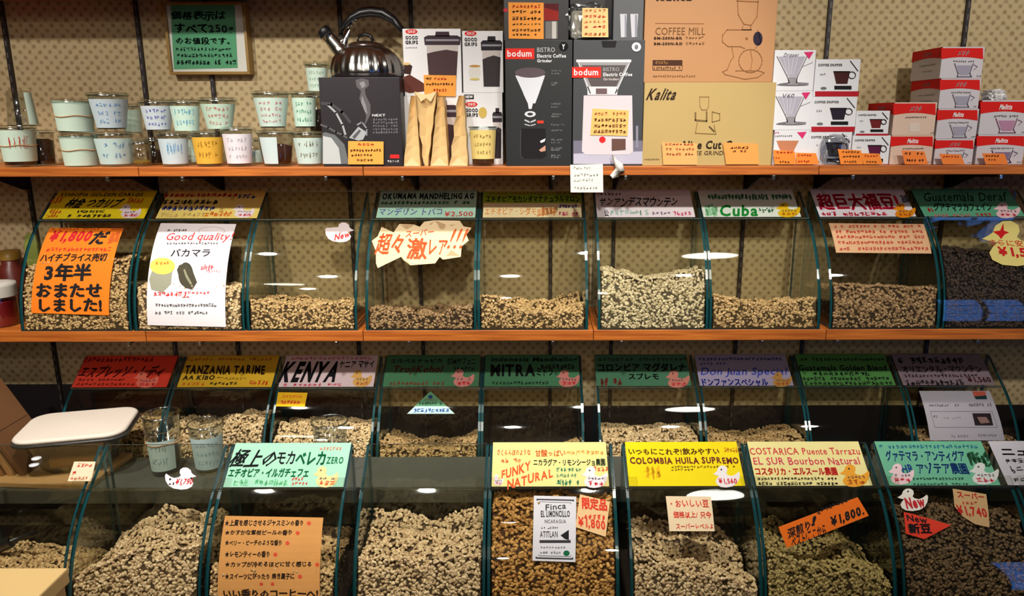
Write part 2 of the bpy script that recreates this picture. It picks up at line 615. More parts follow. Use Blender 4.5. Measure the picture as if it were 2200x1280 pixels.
def struct(name, mb, label=None, parent=None):
    o = mb.build(name, parent)
    if parent is None: o['kind'] = 'structure'
    if label: o['label'] = label
    return o

m = MB(); m.box(-2.6, 4.6, WALL_Y, WALL_Y + 0.08, 0, 2.75, wallpaper_mat()); struct('wall_back', m, 'tan patterned wallpaper wall behind the shelves')
m = MB(); m.box(-2.6, 4.6, -3.6, WALL_Y, -0.06, 0, plain((96, 76, 60), 0.5, var=.2, scale=3)); struct('floor', m, 'dark brown shop floor')
m = MB(); m.box(-2.6, 4.6, -3.6, WALL_Y, 2.75, 2.81, plain((120, 112, 98), 0.8, var=.05)); struct('ceiling', m, 'greyish shop ceiling')
m = MB(); m.box(-2.68, -2.6, -3.6, WALL_Y, 0, 2.75, plain((92, 84, 68), 0.8, var=.1, scale=4)); struct('wall_left', m, 'plain dim wall at the left')
m = MB(); m.box(4.6, 4.68, -3.6, WALL_Y, 0, 2.75, plain((60, 52, 46), 0.8, var=.1, scale=4)); struct('wall_right', m, 'plain dim wall at the right')
m = MB()
wf = plain((70, 66, 56), 0.8, var=.15, scale=3)
WX0, WX1, WZ0, WZ1 = 3.7, 4.5, 0.35, 2.25
m.box(-2.6, WX0, -3.68, -3.6, 0, 2.75, wf); m.box(WX1, 4.6, -3.68, -3.6, 0, 2.75, wf)
m.box(WX0, WX1, -3.68, -3.6, 0, WZ0, wf); m.box(WX0, WX1, -3.68, -3.6, WZ1, 2.75, wf)
struct('wall_front', m, 'wall behind the photographer')
def sky_panel():
    mm, nt, out = nmat('daylight')
    e = nt.nodes.new('ShaderNodeEmission'); e.inputs[0].default_value = (0.10, 0.30, 0.95, 1); e.inputs[1].default_value = 2.6
    nt.links.new(e.outputs[0], out.inputs[0]); return mm
m = MB(); m.box(WX0, WX1, -3.72, -3.70, WZ0, WZ1, sky_panel()); wn = struct('window_1', m, 'shop window with blue evening daylight')
m = MB()
for z in (1.0, 1.7): m.box(WX0, WX1, -3.69, -3.66, z - .015, z + .015, DARKMET)
m.box(4.1, 4.14, -3.69, -3.66, WZ0, WZ1, DARKMET)
struct('window_frame', m, parent=wn)

# round ceiling lamps
for i, (dx, dy, dp) in enumerate(DISCS):
    e = empty('ceiling_lamp', (dx, dy, 2.66), ['round flat ceiling lamp above the right of the aisle', 'round flat ceiling lamp behind at the left'][i], 'lamp', 'round ceiling lamps')
    m = MB(); m.lathe([(0.0, .088), (.15, .088), (.16, .02), (.155, 0), (.135, 0), (.13, .02), (0.0, .02)], plain((225, 222, 215), .4), 32)
    m.build('lamp_housing', e)

# slotted uprights on the wall
STRIPS = [65, 338, 480, 752, 897, 1183, 1320, 1600, 1750, 2030]
SX = [X(p, 400, WALL_Y) for p in STRIPS]
UP = plain((38, 32, 34), 0.45, spec=.4)
SLOT = plain((105, 98, 92), 0.5, metal=.4)
POSN = ['far left end of the wall, behind the stacked clear cup', 'left of the green notice, above the printed cups', 'below the green framed notice',
        'passing behind the steel kettle', 'just left of the white jar cartons', 'behind the black grinder carton', 'behind the white grinder carton',
        'behind the two tan mill cartons', 'beside the white dripper cartons', 'above the red carton stack']
for i, x in enumerate(SX):
    e = empty('shelf_upright', (x, WALL_Y - .004, 0.55), 'dark slotted wall upright, ' + POSN[i], 'shelf upright', 'slotted uprights on the wall')
    m = MB(); m.box(-.0042, .0042, -.004, .003, 0, 2.1, UP, 0); m.build('channel', e)
    m = MB()
    for k in range(84):
        z = .01 + k * .025
        m.box(-.0013, .0013, -.0046, -.0038, z, z + .012, SLOT)
    o = m.build('slots', e); o['kind'] = 'stuff'

# boards, each plank a thing
def boards(zt, th, edges, names, row):
    for i in range(len(edges) - 1):
        x0, x1 = edges[i] + .0006, edges[i + 1] - .0006
        m = MB(); m.box(x0, x1, D_FRONT, WALL_Y - .003, zt - th, zt, WOOD, .0012)
        o = m.build('shelf_board'); center_origin(o)
        tag(o, names[i], 'shelf', row)
ex1 = [-1.62] + [X(p, 366, D_FRONT) for p in (297, 780, 1275, 1760)] + [1.45]
boards(Z1, T1, ex1, ['orange-brown upper shelf plank under the stacked cups at the far left', 'orange-brown upper shelf plank under the green-labelled cups and kettle carton',
    'upper shelf plank under the paper bags and black grinder carton', 'upper shelf plank under the two tan mill cartons', 'upper shelf plank under the red and white dripper cartons'], 'upper shelf planks')
ex2 = [-1.62] + [X(p, 720, D_FRONT) for p in (313, 780, 1275, 1775)] + [1.45]
boards(Z2, T2, ex2, ['orange-brown lower shelf plank under the bin with the orange poster', 'lower shelf plank under the bins with the white poster and the nearly empty bin',
    'lower shelf plank under the bins with the starburst card', 'lower shelf plank under the fullest pale bean bin', 'dark reddish lower shelf plank at the far right'], 'lower shelf planks')
# a higher shelf just above the picture (its shade lies on the wall)
m = MB(); m.box(-1.62, .22, D_FRONT, WALL_Y - .003, EYE + .2550, EYE + .2735, WOOD); o = m.build('shelf_board'); center_origin(o)
tag(o, 'topmost shelf plank, above the picture', 'shelf', 'topmost shelf')
DKW = plain((58, 46, 38), .6, var=.2, scale=8)
m = MB(); m.box(-1.62, 1.45, D3 - .012, WALL_Y - .003, Z3 - .02, Z3, DKW); o = m.build('shelf_board'); center_origin(o); tag(o, 'dark shelf board under the middle row of bins', 'shelf', 'dark lower boards')
m = MB(); m.box(-1.62, 1.45, D4 - .03, D3 - .02, Z4 - .03, Z4, DKW); m.box(-1.6, 1.43, D4 + .02, D3 - .02, 0.0, Z4 - .03, DKW)
o = m.build('counter'); center_origin(o); tag(o, 'dark counter carrying the front row of bins', 'counter')
GREY = plain((88, 90, 82), .5, var=.08, scale=12)
m = MB()
m.box(-1.25, 1.35, 1.385, D3 - .022, ZR - .03, ZR, GREY, .002)
for x in (-1.24, -.4, .45, 1.3): m.box(x, x + .03, 1.40, D3 - .03, Z4, ZR - .03, GREY)
o = m.build('riser'); center_origin(o); tag(o, 'grey riser ledge behind the front row of bins', 'shelf')

# brackets
BR = plain((24, 20, 24), .4, spec=.4)
BPOS = ['far left', 'second from left', 'third from left', 'beneath the kettle carton', 'beneath the paper bags', 'beneath the black grinder carton', 'beneath the white hanging note',
        'beneath the tan mill cartons', 'beneath the white dripper cartons', 'beneath the red cartons']
for row, zt in (('upper', Z1 - T1), ('lower', Z2 - T2)):
    for i, x in enumerate(SX):
        e = empty('shelf_bracket', (x, WALL_Y - .006, zt), 'black steel bracket under the %s shelf, %s' % (row, BPOS[i]), 'bracket', 'black brackets of the %s shelf' % row)
        m = MB()
        L = WALL_Y - .006 - D_FRONT - .004
        m.prism([(0, -.0005), (-L, -.0005), (-L, -.006), (-L * .55, -.012), (-.02, -.042), (0, -.042)], 'x', -.0016, .0016, BR)
        m.build('arm', e)
        m = MB(); m.box(-.003, .003, -L - .004, -L + .006, -.0095, -.0008, METAL, .001); m.build('tip_hook', e)

# ================================================================== the bins
def beans_mesh(name, x0, x1, Df, zb, H, tone, size=(.0044, .0031, .0023), lumps=0.004, seed=0, empty_below=0.01):
    """H: rows (front, mid, back) of heights above the base across the width."""
    r = np.random.default_rng(seed + 5)
    ph = r.uniform(0, 6.28, 6)
    rows = [np.array(h, float) for h in H]
    ys = [0.0, .095, .182]
    def Hf(x, y):
        t = np.clip((x - x0) / (x1 - x0), 0, 1)
        vals = [np.interp(t, np.linspace(0, 1, len(h)), h) for h in rows]
        a = np.clip(y / ys[1], 0, 1); b = np.clip((y - ys[1]) / (ys[2] - ys[1]), 0, 1)
        a = a * a * (3 - 2 * a) * .5 + a * .5
        z = vals[0] * (1 - a) + vals[1] * a
        z = z * (1 - b) + vals[2] * b
        z = z + lumps * (np.sin(x * 61 + ph[0]) * np.sin(y * 83 + ph[1]) + .6 * np.sin(x * 130 + ph[2] + y * 70) + .5 * np.sin(y * 160 + ph[3] + x * 31))
        return np.maximum(z, .003)
    G = lambda y: np.sqrt(np.maximum(0, RAD ** 2 - (RAD - np.minimum(y, RAD)) ** 2)) - .004
    off = .006
    def surf(x, y): return np.minimum(Hf(x, y), G(y))
    # base body
    nx, ny = 24, 20
    gx = np.linspace(x0 + .002, x1 - .002, nx); gy = np.concatenate([[.0045, .006, .009, .013, .02, .03], np.linspace(.042, .182, ny - 6)])
    XX, YY = np.meshgrid(gx, gy)
    ZZ = np.maximum(surf(XX, YY - .003) - .0035, .001)
    top = np.stack([XX, YY + Df, ZZ + zb], -1).reshape(-1, 3)
    bot = np.stack([XX, YY + Df, np.full_like(XX, zb + .0006)], -1).reshape(-1, 3)
    V = [top, bot]; N = nx * ny
    F = []
    for j in range(ny - 1):
        for i in range(nx - 1):
            a = j * nx + i
            F.append((a, a + 1, a + nx + 1, a + nx)); F.append((a + N, a + nx + N, a + nx + 1 + N, a + 1 + N))
    for i in range(nx - 1):
        F.append((i, i + N, i + 1 + N, i + 1)); b = (ny - 1) * nx + i; F.append((b, b + 1, b + 1 + N, b + N))
    for j in range(ny - 1):
        a = j * nx; F.append((a, a + nx, a + nx + N, a + N)); b = a + nx - 1; F.append((b, b + N, b + nx + N, b + nx))
    nb_faces = len(F)
    # bean centres
    A = size[0] * size[1] * math.pi * .78
    C, Nn = [], []
    W = x1 - x0
    n1 = int(W * .19 * 1.5 / A)
    px = r.uniform(x0 + .004, x1 - .004, n1); py = r.uniform(.008, .180, n1)
    hz = Hf(px, py); keep = hz < G(py) + .003
    px, py = px[keep], py[keep]; hz = np.minimum(hz[keep], G(py))
    e = .002
    gxn = (Hf(px + e, py) - Hf(px - e, py)) / (2 * e); gyn = (Hf(px, py + e) - Hf(px, py - e)) / (2 * e)
    nn = np.stack([-gxn, -gyn, np.ones_like(gxn)], -1)
    C.append(np.stack([px, py, hz + r.uniform(-.002, .001, len(px))], -1)); Nn.append(nn)
    # against the front glass
    zc = max(h.max() for h in rows[:2]) + .01
    zc = min(zc, .215)
    n2 = int(W * zc * 1.7 / A)
    qx = r.uniform(x0 + .004, x1 - .004, n2); qz = r.uniform(.003, zc, n2)
    sy = RAD - np.sqrt(np.maximum(0, RAD ** 2 - qz ** 2))
    keep = Hf(qx, sy) > qz - .002
    qx, qz, sy = qx[keep], qz[keep], sy[keep]
    g = np.arcsin(qz / RAD)
    dpt = r.uniform(.0042, .0062, len(qx))
    C.append(np.stack([qx, sy + dpt * np.cos(g), qz - dpt * np.sin(g)], -1)); Nn.append(np.stack([0 * qx, -np.cos(g), np.sin(g)], -1))
    # against the side panels
    for sx, sg in ((x0 + .004, -1), (x1 - .004, 1)):
        n3 = int(.18 * .16 * 1.1 / A)
        y3 = r.uniform(.01, .18, n3); z3 = r.uniform(.003, .2, n3)
        keep = z3 < surf(np.full(n3, sx), y3)
        y3, z3 = y3[keep], z3[keep]
        C.append(np.stack([np.full(len(y3), sx) - sg * r.uniform(0, .001, len(y3)), y3, z3], -1)); Nn.append(np.stack([np.full(len(y3), sg * 1.0), 0 * y3, 0 * y3], -1))
    C = np.concatenate(C); Nn = np.concatenate(Nn)
    Nn = Nn / np.linalg.norm(Nn, axis=1, keepdims=True)
    Nn = Nn + r.normal(0, .38, Nn.shape); Nn /= np.linalg.norm(Nn, axis=1, keepdims=True)
    T = r.normal(0, 1, Nn.shape); T -= (T * Nn).sum(1, keepdims=True) * Nn; T /= np.linalg.norm(T, axis=1, keepdims=True)
    B = np.cross(Nn, T)
    # unit bean: 2 poles + 2 rings of 6, domed on one side
    u = []
    u.append((-1, 0, 0))
    for xr, rr in ((-.52, .86), (.52, .86)):
        for k in range(6):
            q = 2 * math.pi * k / 6
            u.append((xr, rr * math.cos(q), rr * math.sin(q)))
    u.append((1, 0, 0)); u = np.array(u)
    uf = [(0, 1 + (k + 1) % 6, 1 + k) for k in range(6)]
    uf += [(1 + k, 1 + (k + 1) % 6, 7 + (k + 1) % 6) for k in range(6)] + [(1 + k, 7 + (k + 1) % 6, 7 + k) for k in range(6)]
    uf += [(7 + k, 7 + (k + 1) % 6, 13) for k in range(6)]
    uf = np.array(uf)
    s = r.uniform(.86, 1.14, (len(C), 1))
    VV = (C[:, None, :] + (s * size[0])[:, None] * u[None, :, 0:1] * T[:, None, :] + (s * size[1])[:, None] * u[None, :, 1:2] * B[:, None, :]
          + (s * size[2])[:, None] * u[None, :, 2:3] * Nn[:, None, :])
    VV[..., 0] = np.clip(VV[..., 0], x0 + .0006, x1 - .0006)
    VV = VV + np.array([0, Df, zb])
    VV[..., 2] = np.maximum(VV[..., 2], zb + .0006)
    base_v = np.concatenate(V); nb = len(base_v)
    allv = np.concatenate([base_v, VV.reshape(-1, 3)])
    tri = (uf[None] + (np.arange(len(C)) * 14)[:, None, None]).reshape(-1, 3) + nb
    # origin at the middle of the base
    org = np.array([(x0 + x1) / 2, Df + .09, zb]); allv = allv - org
    F = np.array(F)
    nl = F.size + tri.size; nf = len(F) + len(tri)
    me = bpy.data.meshes.new(name)
    me.vertices.add(len(allv)); me.vertices.foreach_set('co', allv.astype(np.float32).ravel())
    me.loops.add(nl); me.loops.foreach_set('vertex_index', np.concatenate([F.ravel(), tri.ravel()]).astype(np.int32))
    me.polygons.add(nf)
    st = np.concatenate([np.arange(len(F)) * 4, len(F) * 4 + np.arange(len(tri)) * 3]).astype(np.int32)
    me.polygons.foreach_set('loop_start', st)
    mi = np.zeros(nf, np.int32); mi[len(F):] = 1
    me.polygons.foreach_set('material_index', mi)
    sm = np.zeros(nf, bool); sm[len(F):] = True
    me.polygons.foreach_set('use_smooth', sm)
    at = me.attributes.new('tone', 'FLOAT', 'POINT')
    tn = np.concatenate([np.full(nb, .1), np.repeat(r.beta(2, 2, len(C)), 14)]).astype(np.float32)
    at.data.foreach_set('value', tn)
    me.update(calc_edges=True)
    dk = tuple(int(c * .5) for c in tone[0])  # heap under the beans coloured darker, painting shade into the gaps
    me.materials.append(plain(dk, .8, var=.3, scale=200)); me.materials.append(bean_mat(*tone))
    o = bpy.data.objects.new(name, me); COL.objects.link(o)
    o.location = org.tolist()
    return o

SIDE = [(0, 0)] + [(RAD * (1 - math.cos(a)), RAD * math.sin(a)) for a in [math.asin(GH / RAD) * k / 12 for k in range(1, 13)]] + [(.180, LIDH - .002), (BIN_D, LIDH - .002), (BIN_D, 0)]

def make_bin(xc, Df, zb, label, group, lug=False, w=BIN_W, lidcol=None):
    e = empty('bean_bin', (xc, Df, zb), label, 'bean bin', group)
    hw = w / 2
    m = MB()                                  # curved front sheet, 3 mm
    am = math.asin(GH / RAD); n = 14; t = .003
    vs = []
    for k in range(n + 1):
        a = am * k / n
        for rr in (RAD, RAD - t):
            for x in (-hw, hw):
                vs.append((x, RAD - rr * math.cos(a), rr * math.sin(a)))
    fo = [(4 * k, 4 * k + 1, 4 * k + 5, 4 * k + 4) for k in range(n)]; fi = [(4 * k + 2, 4 * k + 6, 4 * k + 7, 4 * k + 3) for k in range(n)]
    m.add(vs, fo + fi, GLASS, True)
    m.add(vs, [(4 * k, 4 * k + 4, 4 * k + 6, 4 * k + 2) for k in range(n)] + [(4 * k + 1, 4 * k + 3, 4 * k + 7, 4 * k + 5) for k in range(n)] + [(0, 2, 3, 1), (4 * n, 4 * n + 1, 4 * n + 3, 4 * n + 2)], EDGE)
    m.build('front_glass', e)
    inner = [(max(y, 0) + .0033, z) for y, z in SIDE[:13]] + [(y, z) for y, z in SIDE[13:]]
    for sgn in (-1, 1):
        m = MB()
        m.prism(inner, 'x', sgn * hw, sgn * (hw - .0055), GLASS, EDGE)
        m.build('side_panel', e)
    m = MB(); m.box(-hw + .004, hw - .004, BIN_D - .004, BIN_D - .001, .001, LIDH - .004, GLASS); m.build('back_panel', e)
    m = MB(); m.box(-hw + .004, hw - .004, .0035, BIN_D - .004, 0, .0005, EDGE); m.build('base_panel', e)
    # the slanted lid
    y0, z0, y1, z1 = setback(GH) - .002, GH + .0004, .1835, LIDH
    u = Vector((0, y1 - y0, z1 - z0)).normalized(); nn = Vector((0, -u.z, u.y))
    m = MB()
    a, b = Vector((0, y0, z0)), Vector((0, y1, z1)); tt = nn * .0025
    vs = [(sx * (hw - .002), p.y, p.z) for p in (a, b, b + tt, a + tt) for sx in (-1, 1)]
    m.add(vs, [(6, 7, 5, 4), (0, 2, 3, 1)], ACRYL)
    m.add(vs, [(0, 1, 7, 6), (2, 4, 5, 3), (0, 6, 4, 2), (1, 3, 5, 7)], ACEDGE)
    m.build('lid', e)
    m = MB(); m.box(-hw + .002, hw - .002, y0 - .002, y0 - .0002, z0 - .004, z0 + .0025, ACRYL); m.build('lid_lip', e)
    if lug:
        for sgn in (-1, 1):
            m = MB(); cx = sgn * (hw - .012)
            q = [a + nn * .003, a + nn * .003 + u * .022, a + nn * .011 + u * .018, a + nn * .011 + u * .003]
            m.prism([(p.y, p.z) for p in q], 'x', cx - .009, cx + .009, ACRYL, ACRYL); m.build('lid_lug', e)
    return e

def lid_surf(xc, Df, zb):
    y0, z0, y1, z1 = setback(GH) - .002, GH + .0004, .1835, LIDH
    u = Vector((0, y1 - y0, z1 - z0)).normalized(); nn = Vector((0, -u.z, u.y))
    o = Vector((0, Df + y0, zb + z0)) + nn * .0028
    return Flat(o, (1, 0, 0), u)
LIDLEN = math.hypot(.1835 - setback(GH) + .002, LIDH - GH)

ROW = {1: (D_FRONT + .001, Z2, 560), 2: (D3, Z3, 940), 3: (D4, Z4, 1200)}
GS = {k: Glass(v[0], v[1]) for k, v in ROW.items()}
LS = {k: lid_surf(0, v[0], v[1]) for k, v in ROW.items()}
DEBUG = []

def hts(row, fr, mid, back):
    Df, zb, _ = ROW[row]
    g = GS[row]
    def zf(py):
        b = g.inv(1140, py)[1]
        return max(.004, RAD * math.sin(b / RAD))
    zz = lambda py, d: max(.003, Z(py, Df + d) - zb)
    return [[zf(p) for p in fr], [zz(p, .095) for p in mid], [zz(p, .18) for p in back]]

GREEN_A, GREEN_B = (138, 116, 78), (214, 196, 150)
T_PALE = ((168, 136, 96), (246, 222, 178))
T_GREEN = ((148, 114, 72), (230, 198, 144))
T_GOLD = ((140, 90, 40), (228, 178, 100))
T_BROWN = ((112, 84, 58), (190, 158, 116))
T_SHADED = ((44, 34, 32), (84, 68, 60))  # shade at the right end is put into this bean colour

# dark low boards on the wall behind the middle row of bins
DBD = plain((34, 27, 30), .6, var=.2, scale=6)
m = MB(); m.box(-1.62, X(806, 850, 1.748), 1.7480, WALL_Y + .001, Z3, EYE - .628, DBD); o = struct('trim_1', m, 'dark board low on the wall behind the left middle-row bins')
m = MB(); m.box(X(806, 850, 1.748) + .001, 1.45, 1.7480, WALL_Y + .001, Z3, EYE - .688, DBD); o = struct('trim_2', m, 'dark low board on the wall behind the right middle-row bins')
T_DIM = ((70, 54, 38), (140, 114, 80))  # brown bean tone darkened to hold the dimness of the right front bins

def centers(row, pxs, py):
    g = GS[row]
    xs = [g.inv(p, py)[0] for p in pxs]
    mid = min(range(len(xs)), key=lambda i: abs(xs[i]))
    mn = BIN_W + .0012
    for i in range(mid + 1, len(xs)): xs[i] = max(xs[i], xs[i - 1] + mn)
    for i in range(mid - 1, -1, -1): xs[i] = min(xs[i], xs[i + 1] - mn)
    return xs

C1 = centers(1, [163.5, 407, 649, 905, 1144.5, 1403, 1642.5, 1900, 2143], 703)
C2 = centers(2, [232, 458, 690, 921, 1144, 1398, 1627, 1852, 2080], 940)
C3 = centers(3, [45, 325, 606, 910, 1186, 1481, 1757, 2043, 2323], 1052)

def fill(row, xc, fr, mid, back, tone, label, seed, lumps=.004, size=(.0044, .0031, .0023)):
    Df, zb, _ = ROW[row]
    hw = BIN_W / 2 - .0065
    o = beans_mesh('coffee_beans', xc - hw, xc + hw, Df, zb + .0006, hts(row, fr, mid, back), tone, seed=seed, lumps=lumps, size=size)
    tag(o, label, 'coffee beans', kind='stuff')
    return o

# ---- labels of the bins
L1 = ['glass bean bin behind the big orange poster', 'glass bean bin behind the white poster with a bean picture', 'glass bean bin with a small white duck sticker, no card on its lid',
      'glass bean bin carrying the cream starburst card', 'glass bean bin with the green-and-cream lid card and deep hollow of beans', 'glass bean bin filled over half with pale beans, under the white hanging note',
      'glass bean bin under the white lid card with the big green word', 'glass bean bin with a tan note below its red-lettered lid card', 'glass bean bin of shade-toned beans at the right edge, cream duck card on it']
for i, x in enumerate(C1): make_bin(x, ROW[1][0], ROW[1][1], L1[i], 'glass bean bins of the top row')
L2 = ['dim glass bean bin behind the white-lidded food container', 'dim glass bean bin under the dark yellow lid card', 'dim glass bean bin with a small yellow tag on its front',
      'dim glass bean bin with the green triangle card', 'nearly empty dim glass bin under the green MITRA card', 'dim glass bean bin under the green katakana card, right of the MITRA one',
      'dim glass bean bin under the mauve card with blue writing', 'empty dark glass bin under the lime green card', 'dim glass bean bin with the grey-white leaflet on its front']
for i, x in enumerate(C2): make_bin(x, ROW[2][0], ROW[2][1], L2[i], 'glass bean bins of the middle row')
L3 = ['glass bean bin cut by the left edge, behind the wooden table corner', 'glass bean bin with the duck sticker on its clear lid', 'glass bean bin behind the kraft paper list',
      'glass bean bin with bare lid and a smooth pale heap', 'glass bean bin full of golden beans behind the black-framed label', 'glass bean bin under the bright yellow lid card',
      'glass bean bin with the tilted orange banner', 'glass bean bin under the green lid card with two duck stickers', 'glass bean bin cut by the right edge in the front row']
for i, x in enumerate(C3): make_bin(x, ROW[3][0], ROW[3][1], L3[i], 'glass bean bins of the front row', lug=True)

# ---- beans: front contact (px y on the glass), middle, back heights
fill(1, C1[0], [566, 560, 552], [560, 556, 550], [562, 556, 548], T_GREEN, 'green coffee beans behind the big orange poster', 1)
fill(1, C1[1], [610, 612, 614], [606, 612, 612], [605, 611, 611], T_PALE, 'pale coffee beans behind the white poster', 2)
fill(1, C1[2], [646, 652, 652, 648], [638, 655, 665, 655], [633, 637, 645, 640], T_GREEN, 'shallow layer of coffee beans below the small duck sticker', 3)
fill(1, C1[3], [658, 664, 676, 655], [668, 690, 692, 660], [655, 656, 658, 655], T_BROWN, 'low hollowed layer of coffee beans under the starburst card', 4)
fill(1, C1[4], [629, 650, 674, 668, 654], [650, 680, 700, 690, 655], [634, 640, 642, 640, 628], T_GREEN, 'coffee beans in a deep hollow, bin right of the starburst', 5)
fill(1, C1[5], [575, 583, 600, 590, 578], [578, 586, 600, 590, 580], [580, 588, 600, 592, 582], ((156, 138, 102), (232, 218, 180)), 'deepest pale heap of coffee beans in the top row', 6)
fill(1, C1[6], [633, 645, 655, 650, 641], [640, 655, 660, 655, 645], [640, 650, 650, 648, 644], T_GREEN, 'coffee beans in a gentle dip under the big green lid word', 7)
fill(1, C1[7], [612, 616, 620], [616, 620, 622], [615, 620, 622], T_BROWN, 'brownish coffee beans below the tan note', 8)
fill(1, C1[8], [532, 545, 550], [535, 545, 550], [532, 545, 550], T_SHADED, 'coffee beans with painted-in shade at the right edge of the top row', 9)

fill(2, C2[0], [960, 950, 940], [905, 900, 892], [892, 888, 880], T_GREEN, 'coffee beans behind the white-lidded container', 11)
fill(2, C2[1], [950, 945, 935, 930], [900, 915, 892, 888], [888, 896, 884, 880], T_PALE, 'mounded coffee beans behind the two small cups', 12)
fill(2, C2[2], [948, 950, 952, 950], [908, 905, 908, 912], [902, 896, 900, 904], T_PALE, 'coffee beans below the small yellow tag', 13)
fill(2, C2[3], [945, 955, 960, 945], [935, 960, 965, 935], [925, 940, 942, 922], T_GREEN, 'hollowed coffee beans below the green triangle card', 14)
fill(2, C2[4], [1000, 1000, 985, 950], [1000, 1000, 975, 945], [990, 990, 970, 940], T_GREEN, 'last handful of coffee beans in the MITRA bin', 15)
fill(2, C2[5], [945, 950, 945], [922, 926, 922], [912, 916, 912], T_PALE, 'pale coffee beans right of the MITRA bin', 16)
fill(2, C2[6], [955, 965, 945], [935, 950, 925], [920, 930, 912], T_GREEN, 'coffee beans below the mauve lid card', 17)
fill(2, C2[8], [950, 950, 950], [930, 930, 930], [920, 920, 920], T_BROWN, 'coffee beans behind the grey-white leaflet', 18)

B3 = (.0046, .0032, .0024)
fill(3, C3[0], [1250, 1240, 1250, 1260], [1205, 1200, 1210, 1225], [1165, 1165, 1170, 1180], T_GREEN, 'coffee beans left of the first teal glass edge', 21, size=B3)
fill(3, C3[1], [1240, 1200, 1180, 1185, 1180], [1215, 1165, 1150, 1148, 1150], [1150, 1110, 1090, 1092, 1096], T_PALE, 'pale coffee beans in a stepped heap below the duck-stickered lid', 22, .006, B3)
fill(3, C3[2], [1230, 1225, 1225, 1235], [1175, 1170, 1170, 1185], [1128, 1128, 1128, 1135], T_GREEN, 'coffee beans behind the kraft paper list', 23, .005, B3)
fill(3, C3[3], [1190, 1195, 1215, 1205, 1185], [1165, 1160, 1168, 1160, 1150], [1092, 1096, 1112, 1102, 1090], T_PALE, 'smooth pale heap of coffee beans below the bare lid', 24, .005, B3)
fill(3, C3[4], [1090, 1080, 1080, 1085], [1080, 1075, 1075, 1075], [1058, 1060, 1062, 1062], T_GOLD, 'golden brown coffee beans behind the black-framed label', 25, .004, (.0050, .0035, .0025))
fill(3, C3[5], [1195, 1215, 1230, 1250, 1260], [1160, 1185, 1195, 1200, 1225], [1110, 1118, 1130, 1120, 1150], T_PALE, 'hollowed pale coffee beans below the bright yellow lid card', 26, .006, B3)
fill(3, C3[6], [1175, 1205, 1225, 1235, 1250], [1150, 1185, 1200, 1180, 1215], [1112, 1118, 1130, 1120, 1165], ((128, 108, 60), (206, 184, 122)), 'yellowish coffee beans below the tilted orange banner', 27, .006, B3)
fill(3, C3[7], [1120, 1110, 1110, 1120], [1105, 1095, 1100, 1110], [1062, 1062, 1070, 1080], T_DIM, 'brown coffee beans, darkened by painted-in shade, filling the bin with the red tag', 28, .006, B3)
fill(3, C3[8], [1150, 1150, 1150], [1120, 1120, 1120], [1090, 1090, 1090], T_DIM, 'brown coffee beans, darkened by painted-in shade, cut by the right edge', 29, .004, B3)

# ---- lid cards
YF = {1: (469, 413), 2: (832, 766), 3: (1049, 957)}
def lid_sign(row, x0, x1, col, label, over=0.0):
    s = LS[row]
    a0 = s.inv(x0, YF[row][0])[0]; a1 = s.inv(x1, YF[row][0])[0]
    pr = Print(s, .0012)
    pr.sheet([(a0, .002), (a1, .002), (a1, LIDLEN + over), (a0, LIDLEN + over)], paper(col), 0, .0005)
    o = pr.mb.build('price_sign'); center_origin(o)
    tag(o, label, 'sign', {1: 'cards on the top row lids', 2: 'cards on the middle row lids', 3: 'cards on the front row lids'}[row])
    return o, Print(s, .0014), s

K = (28, 24, 26); RED = (205, 40, 40); BLU = (40, 60, 150); GRN = (20, 130, 70); ORG = (230, 120, 40)
# row 1
o, p, s = lid_sign(1, 92, 310, (246, 226, 30), 'bright yellow lid card with black writing above the orange poster')
p.text('ETHIOPIA GOLDEN CARLOS', 132, 415, 308, 423, K, .02, jit=.1)
p.text('林金 つカリブ', 145, 426, 262, 448, K, .045, slant=.3, jit=.12)
p.scribble(112, 424, 135, 438, ORG, 3); p.scribble(106, 450, 132, 462, ORG, 4); p.scribble(98, 461, 125, 469, ORG, 5)
p.scribble(165, 452, 225, 459, K, 9); p.scribble(145, 461, 240, 468, K, 9, dens=6); p.scribble(275, 426, 308, 438, ORG, 5)
p.done('lettering', o); duck_sticker(o, s, 254, 440, 305, 470, flip=False)
o, p, s = lid_sign(1, 335, 552, (240, 220, 120), 'pale yellow lid card with a red line above the white poster')
p.scribble(352, 416, 512, 424, RED, 14, dens=6); p.scribble(348, 430, 470, 440, K, 9, dens=6); p.scribble(348, 443, 462, 454, BLU, 10, dens=5)
p.scribble(345, 457, 440, 467, (225, 200, 120), 10); p.scribble(440, 455, 498, 466, ORG, 6); p.scribble(512, 418, 550, 428, BLU, 4)
p.done('lettering', o); duck_sticker(o, s, 498, 440, 548, 469)
o, p, s = lid_sign(1, 808, 1021, (176, 224, 200), 'mint green lid card above the cream starburst')
p.text('OKUMAMA MANDHELING AG', 822, 415, 1018, 430, K, .05, jit=.08)
p.scribble(818, 433, 1010, 440, (30, 90, 60), 22, dens=5); p.text('マンデリン トバコ', 815, 447, 950, 464, (90, 90, 160), .01, jit=.1)
p.text('¥2,500', 955, 455, 1016, 467, RED, .01, jit=.06); p.done('lettering', o)
o, p, s = lid_sign(1, 1037, 1250, (246, 232, 180), 'cream lid card with black writing over a lime band, bin right of the starburst')
pr2 = Print(s, .00135); pr2.rect(1038, 412, 1249, 437, (150, 185, 50)); pr2.done('coloured_band', o)
p.text('エチオピアモカシダマナチュラルマロン', 1044, 421, 1246, 436, K, .03, jit=.12); p.text('エチオピア・シダモ', 1042, 446, 1152, 464, (232, 150, 70), .01, jit=.1)
p.scribble(1154, 445, 1196, 466, (235, 160, 90), 5); p.scribble(1200, 440, 1240, 448, BLU, 6); p.scribble(1200, 455, 1242, 465, (220, 80, 120), 6)
